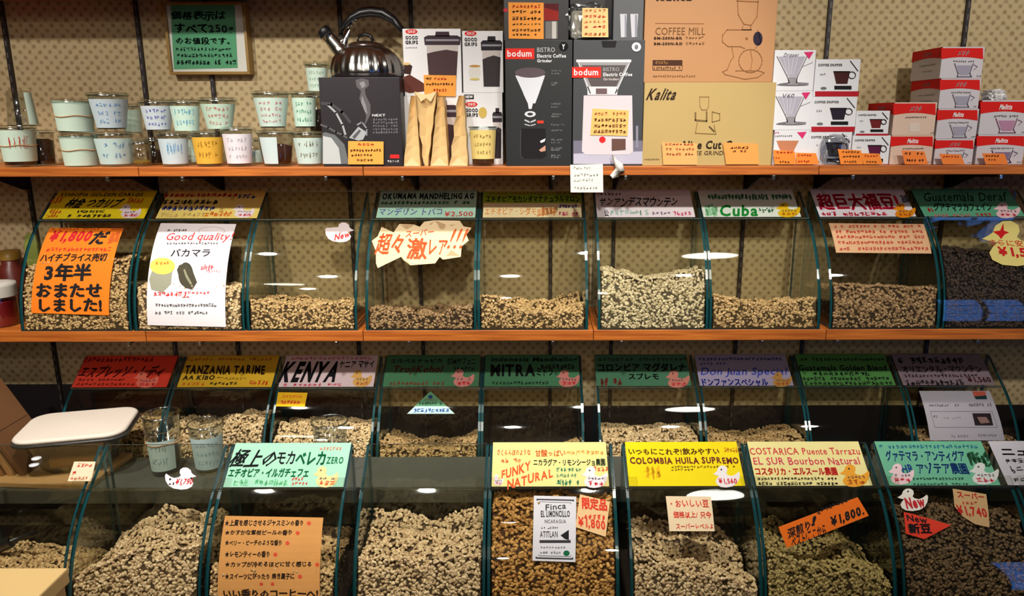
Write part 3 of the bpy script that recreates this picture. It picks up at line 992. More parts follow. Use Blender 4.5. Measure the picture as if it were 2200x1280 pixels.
p.scribble(1050, 414, 1240, 419, (190, 90, 50), 24); p.done('lettering', o)
o, p, s = lid_sign(1, 1283, 1494, (246, 240, 244), 'white lid card with brushed black katakana')
p.text('サンアンデスマウンテン', 1288, 424, 1455, 446, K, .015, slant=.2, jit=.14); p.scribble(1288, 415, 1335, 421, (120, 50, 70), 6)
p.scribble(1310, 452, 1395, 464, (190, 220, 210), 8); p.scribble(1400, 455, 1440, 463, (160, 130, 160), 5); p.scribble(1445, 455, 1485, 465, (240, 130, 160), 5)
p.text('公', 1298, 452, 1308, 466, K, .03); p.done('lettering', o)
o, p, s = lid_sign(1, 1512, 1722, (232, 244, 230), 'white lid card with one big green handwritten word')
p.text('Cuba', 1546, 441, 1628, 466, (20, 140, 50), .03, slant=.2); p.scribble(1512, 418, 1700, 430, (70, 130, 90), 26, dens=5)
p.scribble(1514, 440, 1542, 466, (150, 215, 165), 4); p.scribble(1630, 446, 1662, 458, (50, 110, 80), 6, dens=2); p.done('lettering', o)
duck_sticker(o, s, 1664, 436, 1720, 468, (238, 196, 20), tcol=(200, 110, 20), lab='yellow duck-shaped sticker')
o, p, s = lid_sign(1, 1762, 1970, (240, 238, 246), 'white lid card with large red kanji')
p.text('超巨大福豆!', 1755, 416, 1930, 453, (205, 25, 60), .045, jit=.04); p.scribble(1762, 456, 1905, 465, (205, 25, 60), 12, dens=5)
p.scribble(1936, 418, 1950, 440, (120, 120, 140), 2); p.done('lettering', o)
duck_sticker(o, s, 1916, 438, 1967, 469, (244, 150, 20), tcol=(190, 90, 20), lab='orange duck-shaped sticker')
o, p, s = lid_sign(1, 1988, 2204, (92, 168, 132), 'green lid card with black writing at the right end of the top row')
p.text('Guatemala Deraf', 1984, 414, 2162, 434, (15, 50, 40), .01, slant=.3, jit=.05); p.text('グアテマラカフェイン', 2005, 436, 2130, 455, (15, 30, 35), .03, slant=.25, jit=.08)
p.scribble(1992, 447, 2003, 456, RED, 3); p.scribble(2005, 460, 2085, 467, (200, 110, 110), 10); p.scribble(2095, 458, 2130, 467, (190, 60, 50), 4); p.done('lettering', o)
duck_sticker(o, s, 2132, 436, 2192, 470, (238, 200, 205))
# row 2
o, p, s = lid_sign(2, 154, 358, (222, 66, 44), 'red lid card with dark katakana behind the white-lidded container')
p.text('エスプレッソ・レディ', 174, 785, 352, 812, (70, 10, 20), .03, slant=.2, jit=.08); p.scribble(180, 768, 330, 778, (120, 20, 15), 16); p.scribble(168, 814, 270, 820, (110, 20, 15), 12); p.scribble(163, 823, 290, 829, (110, 20, 15), 14)
p.text('¥1,560', 318, 798, 348, 808, (120, 20, 15), .01); p.done('lettering', o)
duck_sticker(o, s, 286, 798, 342, 834, (236, 120, 100), lab='pinkish duck-shaped sticker')
o, p, s = lid_sign(2, 380, 583, (222, 180, 44), 'dark yellow lid card lettered TANZANIA')
p.text('TANZANIA TARIME', 398, 784, 570, 806, (40, 26, 16), .045, slant=-.1, jit=.08); p.text('AA KIBO', 394, 806, 462, 817, (40, 26, 16), .04, jit=.08)
p.scribble(400, 769, 585, 776, (190, 110, 30), 22); p.scribble(465, 810, 530, 817, (110, 70, 20), 8, dens=2); p.scribble(450, 821, 510, 829, K, 7); p.scribble(392, 822, 440, 829, (220, 110, 30), 5); p.scribble(536, 818, 578, 828, (215, 80, 30), 5); p.done('lettering', o)
o, p, s = lid_sign(2, 598, 802, (226, 204, 208), 'pale pink lid card with the heavy black word KENYA')
p.text('KENYA', 607, 777, 728, 822, (14, 12, 18), .07, slant=.18); p.text('ケニア マサイ', 730, 775, 804, 791, K, .035, jit=.08)
p.scribble(625, 768, 800, 773, (200, 40, 70), 18, dens=5); p.scribble(608, 824, 745, 830, (215, 40, 80), 13, dens=5)
p.done('lettering', o); duck_sticker(o, s, 752, 795, 800, 832, (226, 176, 96), tcol=(190, 90, 40), lab='tan duck-shaped sticker')
o, p, s = lid_sign(2, 822, 1028, (72, 126, 88), 'green lid card with a dark red scrawl above the green triangle')
p.text('エルベルナッピカ', 840, 771, 950, 781, K, .03, jit=.08); p.text('TrojiKohol', 845, 786, 950, 806, (90, 20, 20), .02, slant=.2); p.text('ESMサフェニ', 962, 770, 1022, 784, K, .02, jit=.1)
p.scribble(965, 788, 1020, 796, K, 7); p.scribble(835, 820, 955, 829, (130, 70, 50), 14); p.done('lettering', o); duck_sticker(o, s, 968, 793, 1020, 832, (214, 140, 130), lab='pink duck-shaped sticker')
o, p, s = lid_sign(2, 1040, 1246, (72, 128, 90), 'green lid card with the black word MITRA')
p.text('Indonesia Mandheling', 1056, 768, 1240, 780, (16, 24, 20), .03, slant=.1); p.text('MITRA', 1054, 783, 1150, 809, (14, 16, 16), .055); p.text('ミトラ', 1153, 790, 1188, 808, (14, 16, 16), .03)
p.scribble(1160, 783, 1235, 794, K, 9); p.scribble(1056, 820, 1180, 827, (30, 60, 40), 16, dens=5); p.done('lettering', o); duck_sticker(o, s, 1194, 795, 1246, 832, (206, 130, 118), lab='pink duck-shaped sticker')
o, p, s = lid_sign(2, 1282, 1486, (72, 122, 92), 'green lid card with two lines of black katakana, right of the MITRA card')
p.text('コロンビア マグダレナ', 1284, 780, 1474, 800, (14, 16, 18), .045, jit=.06); p.text('スプレモ', 1350, 802, 1415, 816, (14, 16, 18), .045)
p.scribble(1284, 769, 1476, 776, (40, 50, 40), 20); p.scribble(1288, 812, 1345, 830, (120, 50, 40), 6); p.done('lettering', o); duck_sticker(o, s, 1428, 796, 1482, 834, (200, 128, 112), lab='pink duck-shaped sticker')
o, p, s = lid_sign(2, 1504, 1706, (168, 158, 186), 'mauve lid card with blue handwriting')
p.text('Don Juan Special', 1506, 790, 1690, 812, (50, 70, 180), .01, slant=.3, jit=.05); p.text('ドンファンスペシャル', 1508, 814, 1650, 830, (20, 40, 150), .04, jit=.05)
p.scribble(1500, 769, 1680, 775, (40, 50, 130), 22, dens=5); p.scribble(1502, 779, 1560, 785, (60, 70, 150), 8); p.done('lettering', o); duck_sticker(o, s, 1655, 800, 1702, 832, (190, 140, 70), tcol=(200, 90, 40), lab='tan duck-shaped sticker')
o, p, s = lid_sign(2, 1728, 1926, (82, 142, 72), 'lime green lid card with four dark rows of writing')
p.text('Guatemala Golden Blend', 1716, 784, 1904, 798, (14, 24, 20), .03, slant=.1, jit=.06); p.scribble(1745, 799, 1880, 808, (14, 24, 20), 12, dens=5)
p.scribble(1718, 769, 1900, 776, (20, 40, 20), 22); p.scribble(1722, 810, 1910, 818, (24, 40, 24), 22, dens=5); p.scribble(1728, 820, 1918, 828, (24, 40, 24), 20, dens=5); p.done('lettering', o)
o, p, s = lid_sign(2, 1942, 2140, (136, 118, 128), 'dull mauve lid card with black writing above the grey-white leaflet')
p.scribble(1928, 768, 2095, 782, K, 13, dens=5); p.text('オリエンタル・マウンテン', 1938, 786, 2108, 801, (20, 14, 20), .02, jit=.1)
p.scribble(1940, 804, 2100, 811, (50, 30, 40), 20); p.scribble(1944, 816, 2070, 829, (40, 30, 36), 12); p.text('¥1,560', 2078, 810, 2128, 824, (60, 16, 24), .03); p.done('lettering', o)
# row 3
o, p, s = lid_sign(3, 479, 738, (168, 222, 196), 'mint lid card with black and green brush writing above the kraft list', .001)
p.text('極上の', 500, 965, 596, 1004, (24, 30, 30), .025, slant=.3, jit=.04); p.text('モカ', 596, 970, 634, 998, (24, 30, 30), .02); p.text('ベレカ', 636, 970, 700, 1000, (10, 112, 70), .045); p.text('ZERO', 702, 982, 738, 997, (10, 112, 70), .03)
p.text('エチオピア・イルガチェフェ', 492, 1006, 664, 1026, (10, 122, 72), .05, jit=.04)
p.scribble(492, 1030, 620, 1044, (110, 200, 140), 12); p.scribble(626, 1026, 660, 1033, (230, 80, 70), 5); p.scribble(626, 1036, 662, 1043, (230, 80, 70), 5); p.scribble(680, 960, 735, 968, (235, 150, 130), 8)
p.done('lettering', o); duck_sticker(o, s, 672, 1002, 728, 1048, (240, 214, 150), tcol=(225, 90, 50), lab='cream duck-shaped sticker')
o, p, s = lid_sign(3, 1056, 1309, (246, 232, 150), 'cream lid card with orange lettering above the black-framed label', .001)
p.text('さくらんぼのような', 1068, 966, 1140, 980, (240, 120, 60), .02, jit=.1); p.text('甘酸っぱい', 1150, 966, 1215, 982, (240, 120, 60), .02, jit=.1); p.scribble(1216, 968, 1298, 978, (240, 170, 80), 8)
p.text('FUNKY', 1078, 1000, 1140, 1022, (232, 90, 40), .03, rise=.35, jit=.08); p.text('NATURAL', 1090, 1018, 1188, 1040, (232, 90, 40), .03, rise=.3, jit=.08)
p.text('ニカラグア・リモンシージョ農園', 1146, 986, 1300, 1002, (40, 60, 40), .03, jit=.06)
p.scribble(1195, 1005, 1250, 1014, (60, 150, 110), 7); p.scribble(1195, 1018, 1240, 1026, (60, 150, 110), 6); p.scribble(1195, 1030, 1245, 1044, (60, 150, 110), 6); p.scribble(1066, 985, 1120, 996, (236, 130, 80), 6)
p.scribble(1275, 1002, 1306, 1014, (240, 130, 80), 4); p.done('lettering', o); duck_sticker(o, s, 1248, 1002, 1306, 1049, (250, 236, 240), lab='white duck-shaped sticker')
duck_sticker(o, s, 1058, 1020, 1082, 1044, (250, 236, 240), lab='small white duck-shaped sticker')
o, p, s = lid_sign(3, 1352, 1602, (250, 226, 10), 'brightest yellow lid card with brown capitals and a duck sticker', .001)
p.text('いつもにこれぞ!飲みやすい', 1350, 963, 1545, 978, (120, 80, 20), .03, jit=.08); p.text('COLOMBIA HUILA SUPREMO', 1353, 982, 1586, 998, (110, 40, 30), .035, jit=.08)
p.scribble(1440, 1001, 1580, 1006, (130, 90, 20), 20); p.scribble(1440, 1007, 1490, 1012, (120, 90, 30), 7); p.scribble(1385, 1002, 1430, 1030, (245, 190, 20), 4); p.scribble(1555, 962, 1585, 974, (220, 150, 30), 5)
p.done('lettering', o); duck_sticker(o, s, 1530, 1000, 1590, 1048, (246, 240, 240), txt='¥1,560')
o, p, s = lid_sign(3, 1626, 1876, (244, 234, 160), 'cream lid card with red and black lines above the tilted orange banner', .001)
p.text('COSTARICA Puente Tarrazu', 1610, 962, 1846, 978, (215, 60, 70), .01, jit=.06); p.text('EL SUR Bourbon Natural', 1618, 982, 1846, 1000, (215, 60, 90), .01, jit=.06)
p.text('コスタリカ・エルスール農園', 1622, 1004, 1798, 1022, (220, 50, 40), .05, jit=.04); p.scribble(1626, 1026, 1798, 1032, (60, 40, 30), 24, dens=5); p.scribble(1628, 1036, 1800, 1043, (40, 30, 26), 22, dens=6)
p.done('lettering', o); duck_sticker(o, s, 1802, 998, 1868, 1047, (244, 170, 50), tcol=(190, 90, 20), lab='orange duck-shaped sticker')
o, p, s = lid_sign(3, 1912, 2152, (110, 186, 152), 'green lid card with blue brush writing and two duck stickers', .001)
p.text('グァテマラ・アンティグア', 1902, 968, 2072, 992, (20, 60, 130), .03, slant=.1, jit=.06); p.text('SHB アゾテア農園', 1925, 994, 2078, 1020, (20, 60, 130), .03, jit=.05)
p.scribble(1888, 956, 2100, 964, (40, 120, 150), 24); p.scribble(2080, 970, 2125, 1005, (40, 90, 60), 5); p.scribble(1960, 1026, 2070, 1032, (30, 80, 60), 16, dens=5); p.scribble(1960, 1038, 2080, 1043, (30, 80, 60), 16, dens=5); p.done('lettering', o)
duck_sticker(o, s, 1906, 996, 1964, 1042, (240, 210, 216), flip=False); duck_sticker(o, s, 2080, 994, 2146, 1042, (220, 224, 222))
o, p, s = lid_sign(3, 2168, 2420, (206, 204, 214), 'white lid card with black katakana cut by the right edge', .001)
p.text('ニューカレドニア', 2150, 962, 2390, 980, (14, 12, 16), .06, jit=.05); p.scribble(2158, 985, 2400, 995, K, 18); p.scribble(2165, 1002, 2400, 1018, (60, 60, 70), 14, dens=2); p.scribble(2175, 1026, 2400, 1036, K, 16); p.done('lettering', o)

# small clear-lid duck on front row bin
g = LS[3]
pr = Print(g, .001); pr.sheet([g.inv(*q) for q in duck_pts(354, 1004, 424, 1052, True)], paper((250, 240, 246)), 0, .0004)
o = pr.mb.build('duck_sticker'); center_origin(o); tag(o, 'white duck-shaped price sticker alone on a clear lid', 'sticker')
p = Print(g, .0013); p.text('¥1,790', 378, 1028, 414, 1044, RED, .02, jit=.06); p.scribble(362, 1036, 376, 1042, K, 2); p.ell(376, 1012, 2, 2, K, n=8); p.ell(366, 1030, 2.4, 2.4, K, n=8); p.ell(412, 1028, 2.4, 2.4, K, n=8); p.done('lettering', o)

# ---- things stuck on the curved glass
G1, G2, G3 = GS[1], GS[2], GS[3]
TAPE = clear((240, 236, 226), .3, 'tape', .16, .6)
def tape(parent, surf, x0, y0, x1, y1):
    pr = Print(surf, .0022); pr.rect(x0, y0, x1, y1, K, mat=TAPE); pr.done('clear_tape', parent)

o, p = card('poster', G1, [(68, 672), (235, 677), (266, 491), (108, 490)], (250, 128, 24), 'big orange poster with black Japanese lettering on the first top bin', 'poster')
p.text('¥1,800', 108, 496, 196, 524, (205, 30, 40), .04, slant=.2); p.text('だ', 198, 497, 232, 526, K, .06, slant=.3); p.scribble(236, 496, 256, 524, (200, 90, 30), 2, dens=6)
p.scribble(112, 491, 215, 495, (180, 60, 20), 14); p.scribble(100, 532, 240, 541, (215, 60, 30), 16)
p.text('ハイチブライス売切', 88, 544, 230, 563, K, .04, slant=.1, jit=.06); p.text('3年半', 97, 566, 198, 604, K, .055, jit=.03); p.text('おまたせ', 78, 608, 220, 640, K, .06, jit=.03); p.text('しました!', 84, 640, 220, 670, K, .06, jit=.03)
p.done('lettering', o); tape(o, G1, 240, 482, 268, 496)
o, p = card('poster', G1, [(318, 698), (486, 702), (508, 482), (346, 480)], (240, 234, 238), 'tall white poster with a bean picture on the second top bin', 'poster')
p.text('Good quality!', 358, 500, 500, 522, (225, 50, 50), .005, slant=.2, jit=.06); p.scribble(360, 493, 402, 499, (70, 60, 60), 7); p.scribble(358, 521, 470, 526, (70, 60, 60), 18); p.ell(455, 497, 28, 9, (120, 110, 110), ring=.0006)
p.text('バカマラ', 368, 535, 452, 552, (40, 36, 40), .02); p.scribble(432, 568, 460, 582, (230, 90, 100), 4, dens=3); p.scribble(442, 580, 474, 586, (230, 90, 100), 6, dens=2)
p.scribble(330, 626, 392, 636, (225, 60, 60), 7); p.scribble(395, 626, 452, 632, (225, 60, 60), 7); p.text('ム', 392, 632, 408, 640, (225, 60, 60), .02)
p.scribble(334, 652, 466, 659, (80, 80, 80), 22); p.scribble(334, 668, 448, 675, (80, 80, 80), 18); p.done('lettering', o)
pr = Print(G1, .0018); pr.poly([(330, 576), (372, 574), (368, 610), (350, 628), (326, 622), (321, 600)], (160, 160, 140)); pr.ell(350, 572, 27, 18, (232, 214, 100), .0002); pr.scribble(335, 562, 365, 570, ORG, 4, dh=.0005)
pr.ell(400, 590, 16, 26, (66, 62, 48), .0002); pr.poly([(381, 580), (386, 570), (400, 566), (416, 585), (424, 606), (414, 622), (398, 618), (388, 604)], (74, 70, 54), .0003); pr.poly([(398, 578), (404, 592), (414, 610), (410, 612), (400, 596), (395, 580)], (150, 146, 120), .0005)
pr.done('printed_picture', o)
def lone_duck(surf, x0, y0, x1, y1, col, label, txt, flip=False, tcol=RED, **k):
    pr = Print(surf, .0012); pr.sheet([surf.inv(*q) for q in duck_pts(x0, y0, x1, y1, flip)], paper(col), 0, .0005)
    o = pr.mb.build('duck_sticker'); center_origin(o); tag(o, label, 'sticker')
    return o, Print(surf, .0015)
o, p = lone_duck(G1, 698, 478, 762, 521, (240, 226, 226), 'small white duck sticker reading New on an uncovered top bin', 'New', flip=True)
p.text('New', 720, 500, 752, 514, (205, 60, 60), .03, rise=.3); p.done('lettering', o)
star = [(808, 566), (812, 576), (862, 552), (868, 560), (872, 555), (882, 570), (935, 566), (945, 552), (952, 558), (970, 537), (990, 552), (992, 530), (1007, 517), (1002, 505), (1013, 490), (996, 487), (988, 475), (974, 496), (962, 485), (950, 500),
        (934, 474), (925, 486), (912, 477), (902, 488), (890, 483), (876, 496), (858, 482), (846, 500), (820, 488), (812, 508), (799, 518), (808, 540)]
pr = Print(G1, .0014); pr.sheet([G1.inv(*q) for q in star], paper((250, 224, 178)), 0, .0006); o = pr.mb.build('starburst_card'); center_origin(o)
tag(o, 'cream starburst-shaped card with orange lettering on a top bin', 'sign')
p = Print(G1, .0017); OC = (226, 92, 44)
p.text('超々', 810, 502, 866, 548, OC, .025, slant=.15); p.text('スーパー', 872, 494, 932, 508, OC, .015, rise=.1); p.text('激', 874, 512, 918, 558, OC, .03); p.text('レア', 922, 516, 962, 548, OC, .025); p.text('!!!', 968, 492, 1000, 535, OC, .0, slant=.3); p.done('lettering', o)
o, p = card('note_card', G1, [(1796, 543), (2001, 545), (1984, 482), (1780, 480)], (216, 172, 130), 'tan note with red handwriting below the red-kanji lid card', 'sign')
for i, (a, b) in enumerate(((484, 490), (495, 502), (506, 513), (518, 525), (531, 538))): p.scribble(1790 + i * 3, a, 1978 + i * 4, b, (190, 60, 50), 24, dens=5)
p.done('lettering', o)
o, p = lone_duck(G1, 2106, 474, 2262, 572, (232, 216, 130), 'large cream duck-shaped price card cut by the right edge', '')
p.poly([(2155, 480), (2148, 496), (2132, 498), (2144, 506), (2150, 514), (2158, 504), (2168, 500), (2156, 496)], (205, 25, 30)); p.text('さらに安い', 2125, 516, 2215, 530, (205, 60, 50), .01, rise=-.05); p.text('¥1,500', 2144, 532, 2240, 556, (205, 30, 35), .04, rise=-.05); p.done('lettering', o)

o, p = card('price_tag', G2, [(593, 873), (655, 874), (661, 844), (598, 843)], (236, 184, 24), 'small yellow tag on the glass below KENYA', 'tag')
p.scribble(605, 848, 650, 856, ORG, 6); p.scribble(602, 860, 645, 869, (215, 60, 40), 6); p.done('lettering', o)
pr = Print(G2, .0014); tri = [(875, 889), (977, 889), (925, 841)]; pr.sheet([G2.inv(*q) for q in tri], paper((92, 150, 110)), 0, .0005); o = pr.mb.build('triangle_card'); center_origin(o)
tag(o, 'green and white triangular card on a middle-row bin', 'sign')
p = Print(G2, .0016); p.poly([(875, 889), (977, 889), (960, 873), (892, 873)], (190, 226, 220)); p.done('white_band', o)
p = Print(G2, .0019); p.scribble(888, 878, 965, 886, (40, 70, 160), 10, dens=5); p.scribble(900, 864, 950, 870, (30, 60, 50), 9); p.ell(925, 853, 5, 4, (30, 60, 110), n=10); p.scribble(912, 858, 940, 862, (120, 70, 60), 5); p.done('lettering', o)
o, p = card('leaflet', G2, [(1998, 946), (2158, 946), (2125, 840), (1974, 840)], (176, 172, 182), 'grey-white leaflet with a small photo on the right middle-row bin', 'poster')
p.scribble(1995, 868, 2060, 874, (110, 100, 120), 12); p.scribble(2080, 866, 2130, 874, (110, 100, 120), 9); p.scribble(2042, 934, 2080, 940, (130, 124, 134), 8); p.scribble(2100, 932, 2140, 938, (130, 124, 134), 8)
p.scribble(2004, 892, 2014, 898, K, 2, dens=2); p.scribble(2025, 896, 2065, 900, (140, 134, 144), 6); p.done('lettering', o)
p = Print(G2, .0017); p.poly([(2088, 888), (2127, 888), (2133, 914), (2094, 914)], (36, 24, 28)); p.poly([(2098, 896), (2118, 896), (2126, 908), (2106, 910)], (140, 108, 104), .0002); p.poly([(2088, 841), (2116, 841), (2118, 850), (2092, 852)], (190, 90, 70)); p.poly([(2092, 852), (2118, 850), (2120, 858), (2096, 858)], (20, 50, 56))
p.stroke([(1998, 884), (2130, 884), (2142, 918), (2008, 918), (1998, 884)], .0008, (110, 110, 130)); p.done('printed_picture', o)

o, p = card('kraft_list', G3, [(468, 1292), (688, 1294), (695, 1112), (484, 1108)], (214, 152, 84), 'kraft paper list of handwritten lines on a front bin', 'poster', mat=plain((214, 152, 84), .8, var=.12, scale=25))
BK = (44, 30, 20)
for y0_, y1_, x1_, t in ((1116, 1130, 664, '★上質を感じさせるジャスミンの香り'), (1138, 1150, 640, '★かすかな蜜柑ピールの香り'), (1159, 1172, 618, '★ベリー・ピーチのような香り'), (1183, 1197, 592, '★レモンティーの香り'), (1205, 1218, 682, '★カップが冷めるほどに甘く感じる'), (1230, 1244, 645, '★スイーツにぴったり 焼き菓子に')):
    p.text(t, 484, y0_, x1_ - 12, y1_, BK, .03, jit=.1); p.ell(x1_, (y0_ + y1_) / 2 + 1, 5, 5, (215, 80, 50), n=5)
p.ell(562, 1254, 4, 4, (205, 70, 45), n=6); p.ell(586, 1254, 4, 4, (205, 70, 45), n=6); p.text('いい香りのコーヒーへ!', 480, 1264, 684, 1284, BK, .04, jit=.08); p.done('lettering', o)

o, p = card('label_card', G3, [(1144, 1204), (1236, 1207), (1238, 1067), (1147, 1065)], (232, 232, 238), 'white label with black ornamental frame on the golden bean bin', 'sign')
p.stroke([(1152, 1198), (1230, 1200), (1232, 1075), (1154, 1073), (1152, 1198)], .0022, (60, 60, 66)); p.stroke([(1157, 1193), (1226, 1195), (1227, 1080), (1158, 1078), (1157, 1193)], .0006, (90, 90, 96))
p.text('Finca', 1172, 1082, 1216, 1095, (50, 50, 54), .01, rise=.1); p.text('EL LIMONCILLO', 1162, 1097, 1224, 1111, (50, 50, 54), .03); p.text('NICARAGUA', 1170, 1116, 1216, 1124, (110, 110, 116), .01); p.scribble(1162, 1131, 1200, 1136, (110, 110, 116), 8)
p.text('ATITLAN', 1160, 1141, 1198, 1154, (60, 60, 64), .01); p.poly([(1204, 1150), (1222, 1138), (1222, 1160), (1214, 1158)], (30, 30, 34)); p.rect(1159, 1160, 1226, 1166, (60, 56, 60)); p.scribble(1160, 1173, 1215, 1178, (130, 130, 136), 9); p.scribble(1160, 1184, 1205, 1190, (130, 130, 136), 8); p.ell(1217, 1188, 7, 6, (20, 110, 70), n=12); p.done('lettering', o)
o, p = card('price_tag', G3, [(1236, 1132), (1301, 1153), (1310, 1078), (1246, 1062)], (248, 206, 150), 'peach price tag beside the black-framed label', 'tag')
RC = (232, 66, 44)
p.text('限定品', 1250, 1070, 1304, 1096, RC, .05, rise=-.1); p.scribble(1252, 1102, 1302, 1114, RC, 5, rise=-.1); p.text('¥1,800', 1242, 1114, 1300, 1138, RC, .035, rise=-.15); p.done('lettering', o)
o, p = card('price_tag', G3, [(1438, 1141), (1535, 1141), (1527, 1067), (1430, 1066)], (250, 226, 186), 'cream tag with red handwriting below the brightest yellow card', 'tag')
p.text('・おいしい豆', 1440, 1074, 1522, 1090, RC, .02, jit=.08); p.text('価格以上/ 只今', 1446, 1098, 1528, 1114, RC, .025, jit=.08); p.text('スーパーレベルよ', 1452, 1124, 1532, 1136, RC, .015, jit=.08); p.done('lettering', o)
o, p = card('price_banner', G3, [(1690, 1177), (1866, 1108), (1842, 1068), (1672, 1132)], (246, 116, 24), 'tilted orange banner lettered with 1,800 yen', 'sign')
p.text('深煎り', 1690, 1126, 1742, 1148, K, .03, rise=.38); p.text('ベスト!ここから', 1698, 1140, 1776, 1164, K, .02, rise=.38, jit=.08); p.text('!', 1744, 1108, 1752, 1130, K, .06, slant=.4); p.scribble(1754, 1096, 1826, 1106, K, 8, rise=.38)
p.text('¥1,800.', 1782, 1098, 1858, 1122, K, .05, rise=.34); p.done('lettering', o)
o, p = lone_duck(G3, 1926, 1049, 1994, 1098, (240, 236, 226), 'white duck sticker reading New above the red pennant tag', '')
p.text('New', 1944, 1068, 1986, 1092, (200, 40, 50), .05, rise=.1); p.ell(1950, 1056, 2, 2, K, n=8); p.done('lettering', o)
pr = Print(G3, .0014); pr.sheet([G3.inv(*q) for q in [(1941, 1100), (1960, 1104), (2043, 1128), (1985, 1158), (1945, 1146)]], paper((236, 66, 44)), 0, .0005); o = pr.mb.build('pennant_tag'); center_origin(o); tag(o, 'red pennant-shaped tag below the New duck', 'tag')
p = Print(G3, .0017); p.text('New', 1948, 1108, 1990, 1122, K, .02, rise=-.15); p.text('新豆', 1950, 1124, 2000, 1146, K, .05); p.done('lettering', o)
pr = Print(G3, .0014); pr.sheet([G3.inv(*q) for q in [(2046, 1050), (2118, 1062), (2125, 1133), (2094, 1126), (2068, 1110), (2050, 1088)]], paper((206, 170, 120)), 0, .0005); o = pr.mb.build('price_tag'); center_origin(o); tag(o, 'tan price tag with a curved corner, right of the New duck', 'tag')
p = Print(G3, .0017); p.text('スーパー', 2056, 1058, 2112, 1072, (195, 40, 36), .03, rise=-.12); p.scribble(2064, 1078, 2100, 1084, (195, 40, 36), 4); p.text('¥1,740', 2056, 1088, 2118, 1112, (195, 40, 36), .03, rise=-.12); p.done('lettering', o)

# ================================================================== things on the upper shelf
TE = (70, 120, 190)
MINT = (206, 226, 208)

def cup(xc, yt, yb, wt, wb, D, label, group='clear cups on the upper shelf', base=None, lab=None, v0=.12, v1=.92, ang=1.25, ai=0.0, inkc=TE, fillc=None, ff=.3, lid=True, wrap=False, inv=False, n=3, tilt=0.0):
    """A clear tasting cup: walls, rim, dome lid, paper label, beans inside. Sizes from its pixels at distance D."""
    zb_ = Z(yb, D) if base is None else base
    c = P(xc, (yt + yb) / 2, D)
    h = Z(yt, D) - zb_
    k = abs(X(xc + 50, (yt + yb) / 2, D) - X(xc - 50, (yt + yb) / 2, D)) / 100
    rt, rb = wt * k / 2, wb * k / 2
    if inv: rt, rb = rb, rt
    e = empty('sample_cup', (c.x, D, zb_), label, 'cup', group)
    t = .0007
    m = MB()
    m.lathe([(0, 0), (rb * .97, 0), (rb, .002), (rt, h), (rt - t, h), (rb - t, .003), (0, .0025)], CUPPL, 28)
    m.build('cup_body', e)
    m = MB(); m.lathe([(rt + .0022, h - .0018), (rt + .0022, h + .0004), (rt - .0006, h + .0008), (rt - .0006, h - .0018), (rt + .0022, h - .0018)] if not inv else [(rb + .002, 0), (rb + .002, .002), (rb - .0005, .002), (rb - .0005, 0), (rb + .002, 0)], ACEDGE2, 28); m.build('rim', e)
    if lid:
        m = MB(); m.lathe([(rt + .003, h + .0012), (rt + .003, h + .004), (rt - .003, h + .0058), (rt - .006, h + .0035), (0, h + .003)], CUPPL, 28); m.build('lid', e)
    if fillc:
        f = h * ff; rf = rb + (rt - rb) * ff
        m = MB(); m.lathe([(0, .0034), (rb - .0015, .0036), (rf - .0015, f), (rf * .5, f + .004), (0, f + .003)], plain(fillc, .75, var=.6, scale=260, bump=.8), 24); o = m.build('cup_contents', e); 
    if lab:
        s = Wrap((c.x, D, zb_), rb, rt, h)
        pr = Print(s, .0006)
        n_ = 14; q = [(-ang + 2 * ang * i / n_ + ai, h * (1 - v0) + tilt * (i / n_ - .5)) for i in range(n_ + 1)] + [(ang - 2 * ang * i / n_ + ai, h * (1 - v1) + tilt * (.5 - i / n_)) for i in range(n_ + 1)]
        pm = paper(lab); vs = []
        for i in range(n_ + 1):
            a, b = q[i]; a2, b2 = q[2 * n_ + 1 - i]
            vs += [s.fwd(a, b, .0006), s.fwd(a2, b2, .0006)]
        pr.mb.add(vs, [(2 * i, 2 * i + 1, 2 * i + 3, 2 * i + 2) for i in range(n_)], pm, True)
        vs2 = [s.fwd(*q[i], .0004) for i in range(n_ + 1)] + [s.fwd(*q[2 * n_ + 1 - i], .0004) for i in range(n_ + 1)]
        o = pr.mb.build('paper_label', e, world_space=True)
        p2 = Print(s, .001)
        hh = (v1 - v0) * h
        if inkc:
            for i in range(n):
                y1_ = h * (1 - v0) - hh * (.12 + i * .84 / n); y0_ = y1_ - hh * .5 / n
                p2.scribble(-ang * .62 + ai, y1_, ang * .5 + ai, y0_, inkc, 6, ab=True, w=.0007, dens=3)
            # scribbles on a wrap use angle for width, so they are scaled here
        p2.done('lettering', o)
        if wrap:
            m = MB(); zz = h * .55; rr = rb + (rt - rb) * .55 + .0016
            m.tube([(rr * math.cos(2 * math.pi * i / 24), rr * math.sin(2 * math.pi * i / 24), zz + .0015 * math.sin(i)) for i in range(24)], .0009, plain((196, 140, 90), .6), 6, True)
            m.build('rubber_band', e)
    return e
ACEDGE2 = clear((214, 220, 218), .15, 'rim', .22, .8)

# a wrap surface measured in angle: strokes need their width as an angle too
_old_stroke = Print.stroke
def _stroke(s, pts, w, col, dh=0.0003, ab=False):
    if isinstance(s.s, Wrap) and ab:
        m = ink(col); r = (s.s.r0 + s.s.r1) / 2
        for (p0, p1) in zip(pts, pts[1:]):
            d = Vector(((p1[0] - p0[0]) * r, p1[1] - p0[1]))
            if d.length < 1e-6: continue
            d.normalize(); n = Vector((-d.y, d.x)) * w / 2
            a = [(p0[0] + n.x / r, p0[1] + n.y), (p0[0] - n.x / r, p0[1] - n.y), (p1[0] - n.x / r, p1[1] - n.y), (p1[0] + n.x / r, p1[1] + n.y)]
            s.pts(a, m, [(0, 1, 2, 3)], dh)
        return
    return _old_stroke(s, pts, w, col, dh, ab)
Print.stroke = _stroke

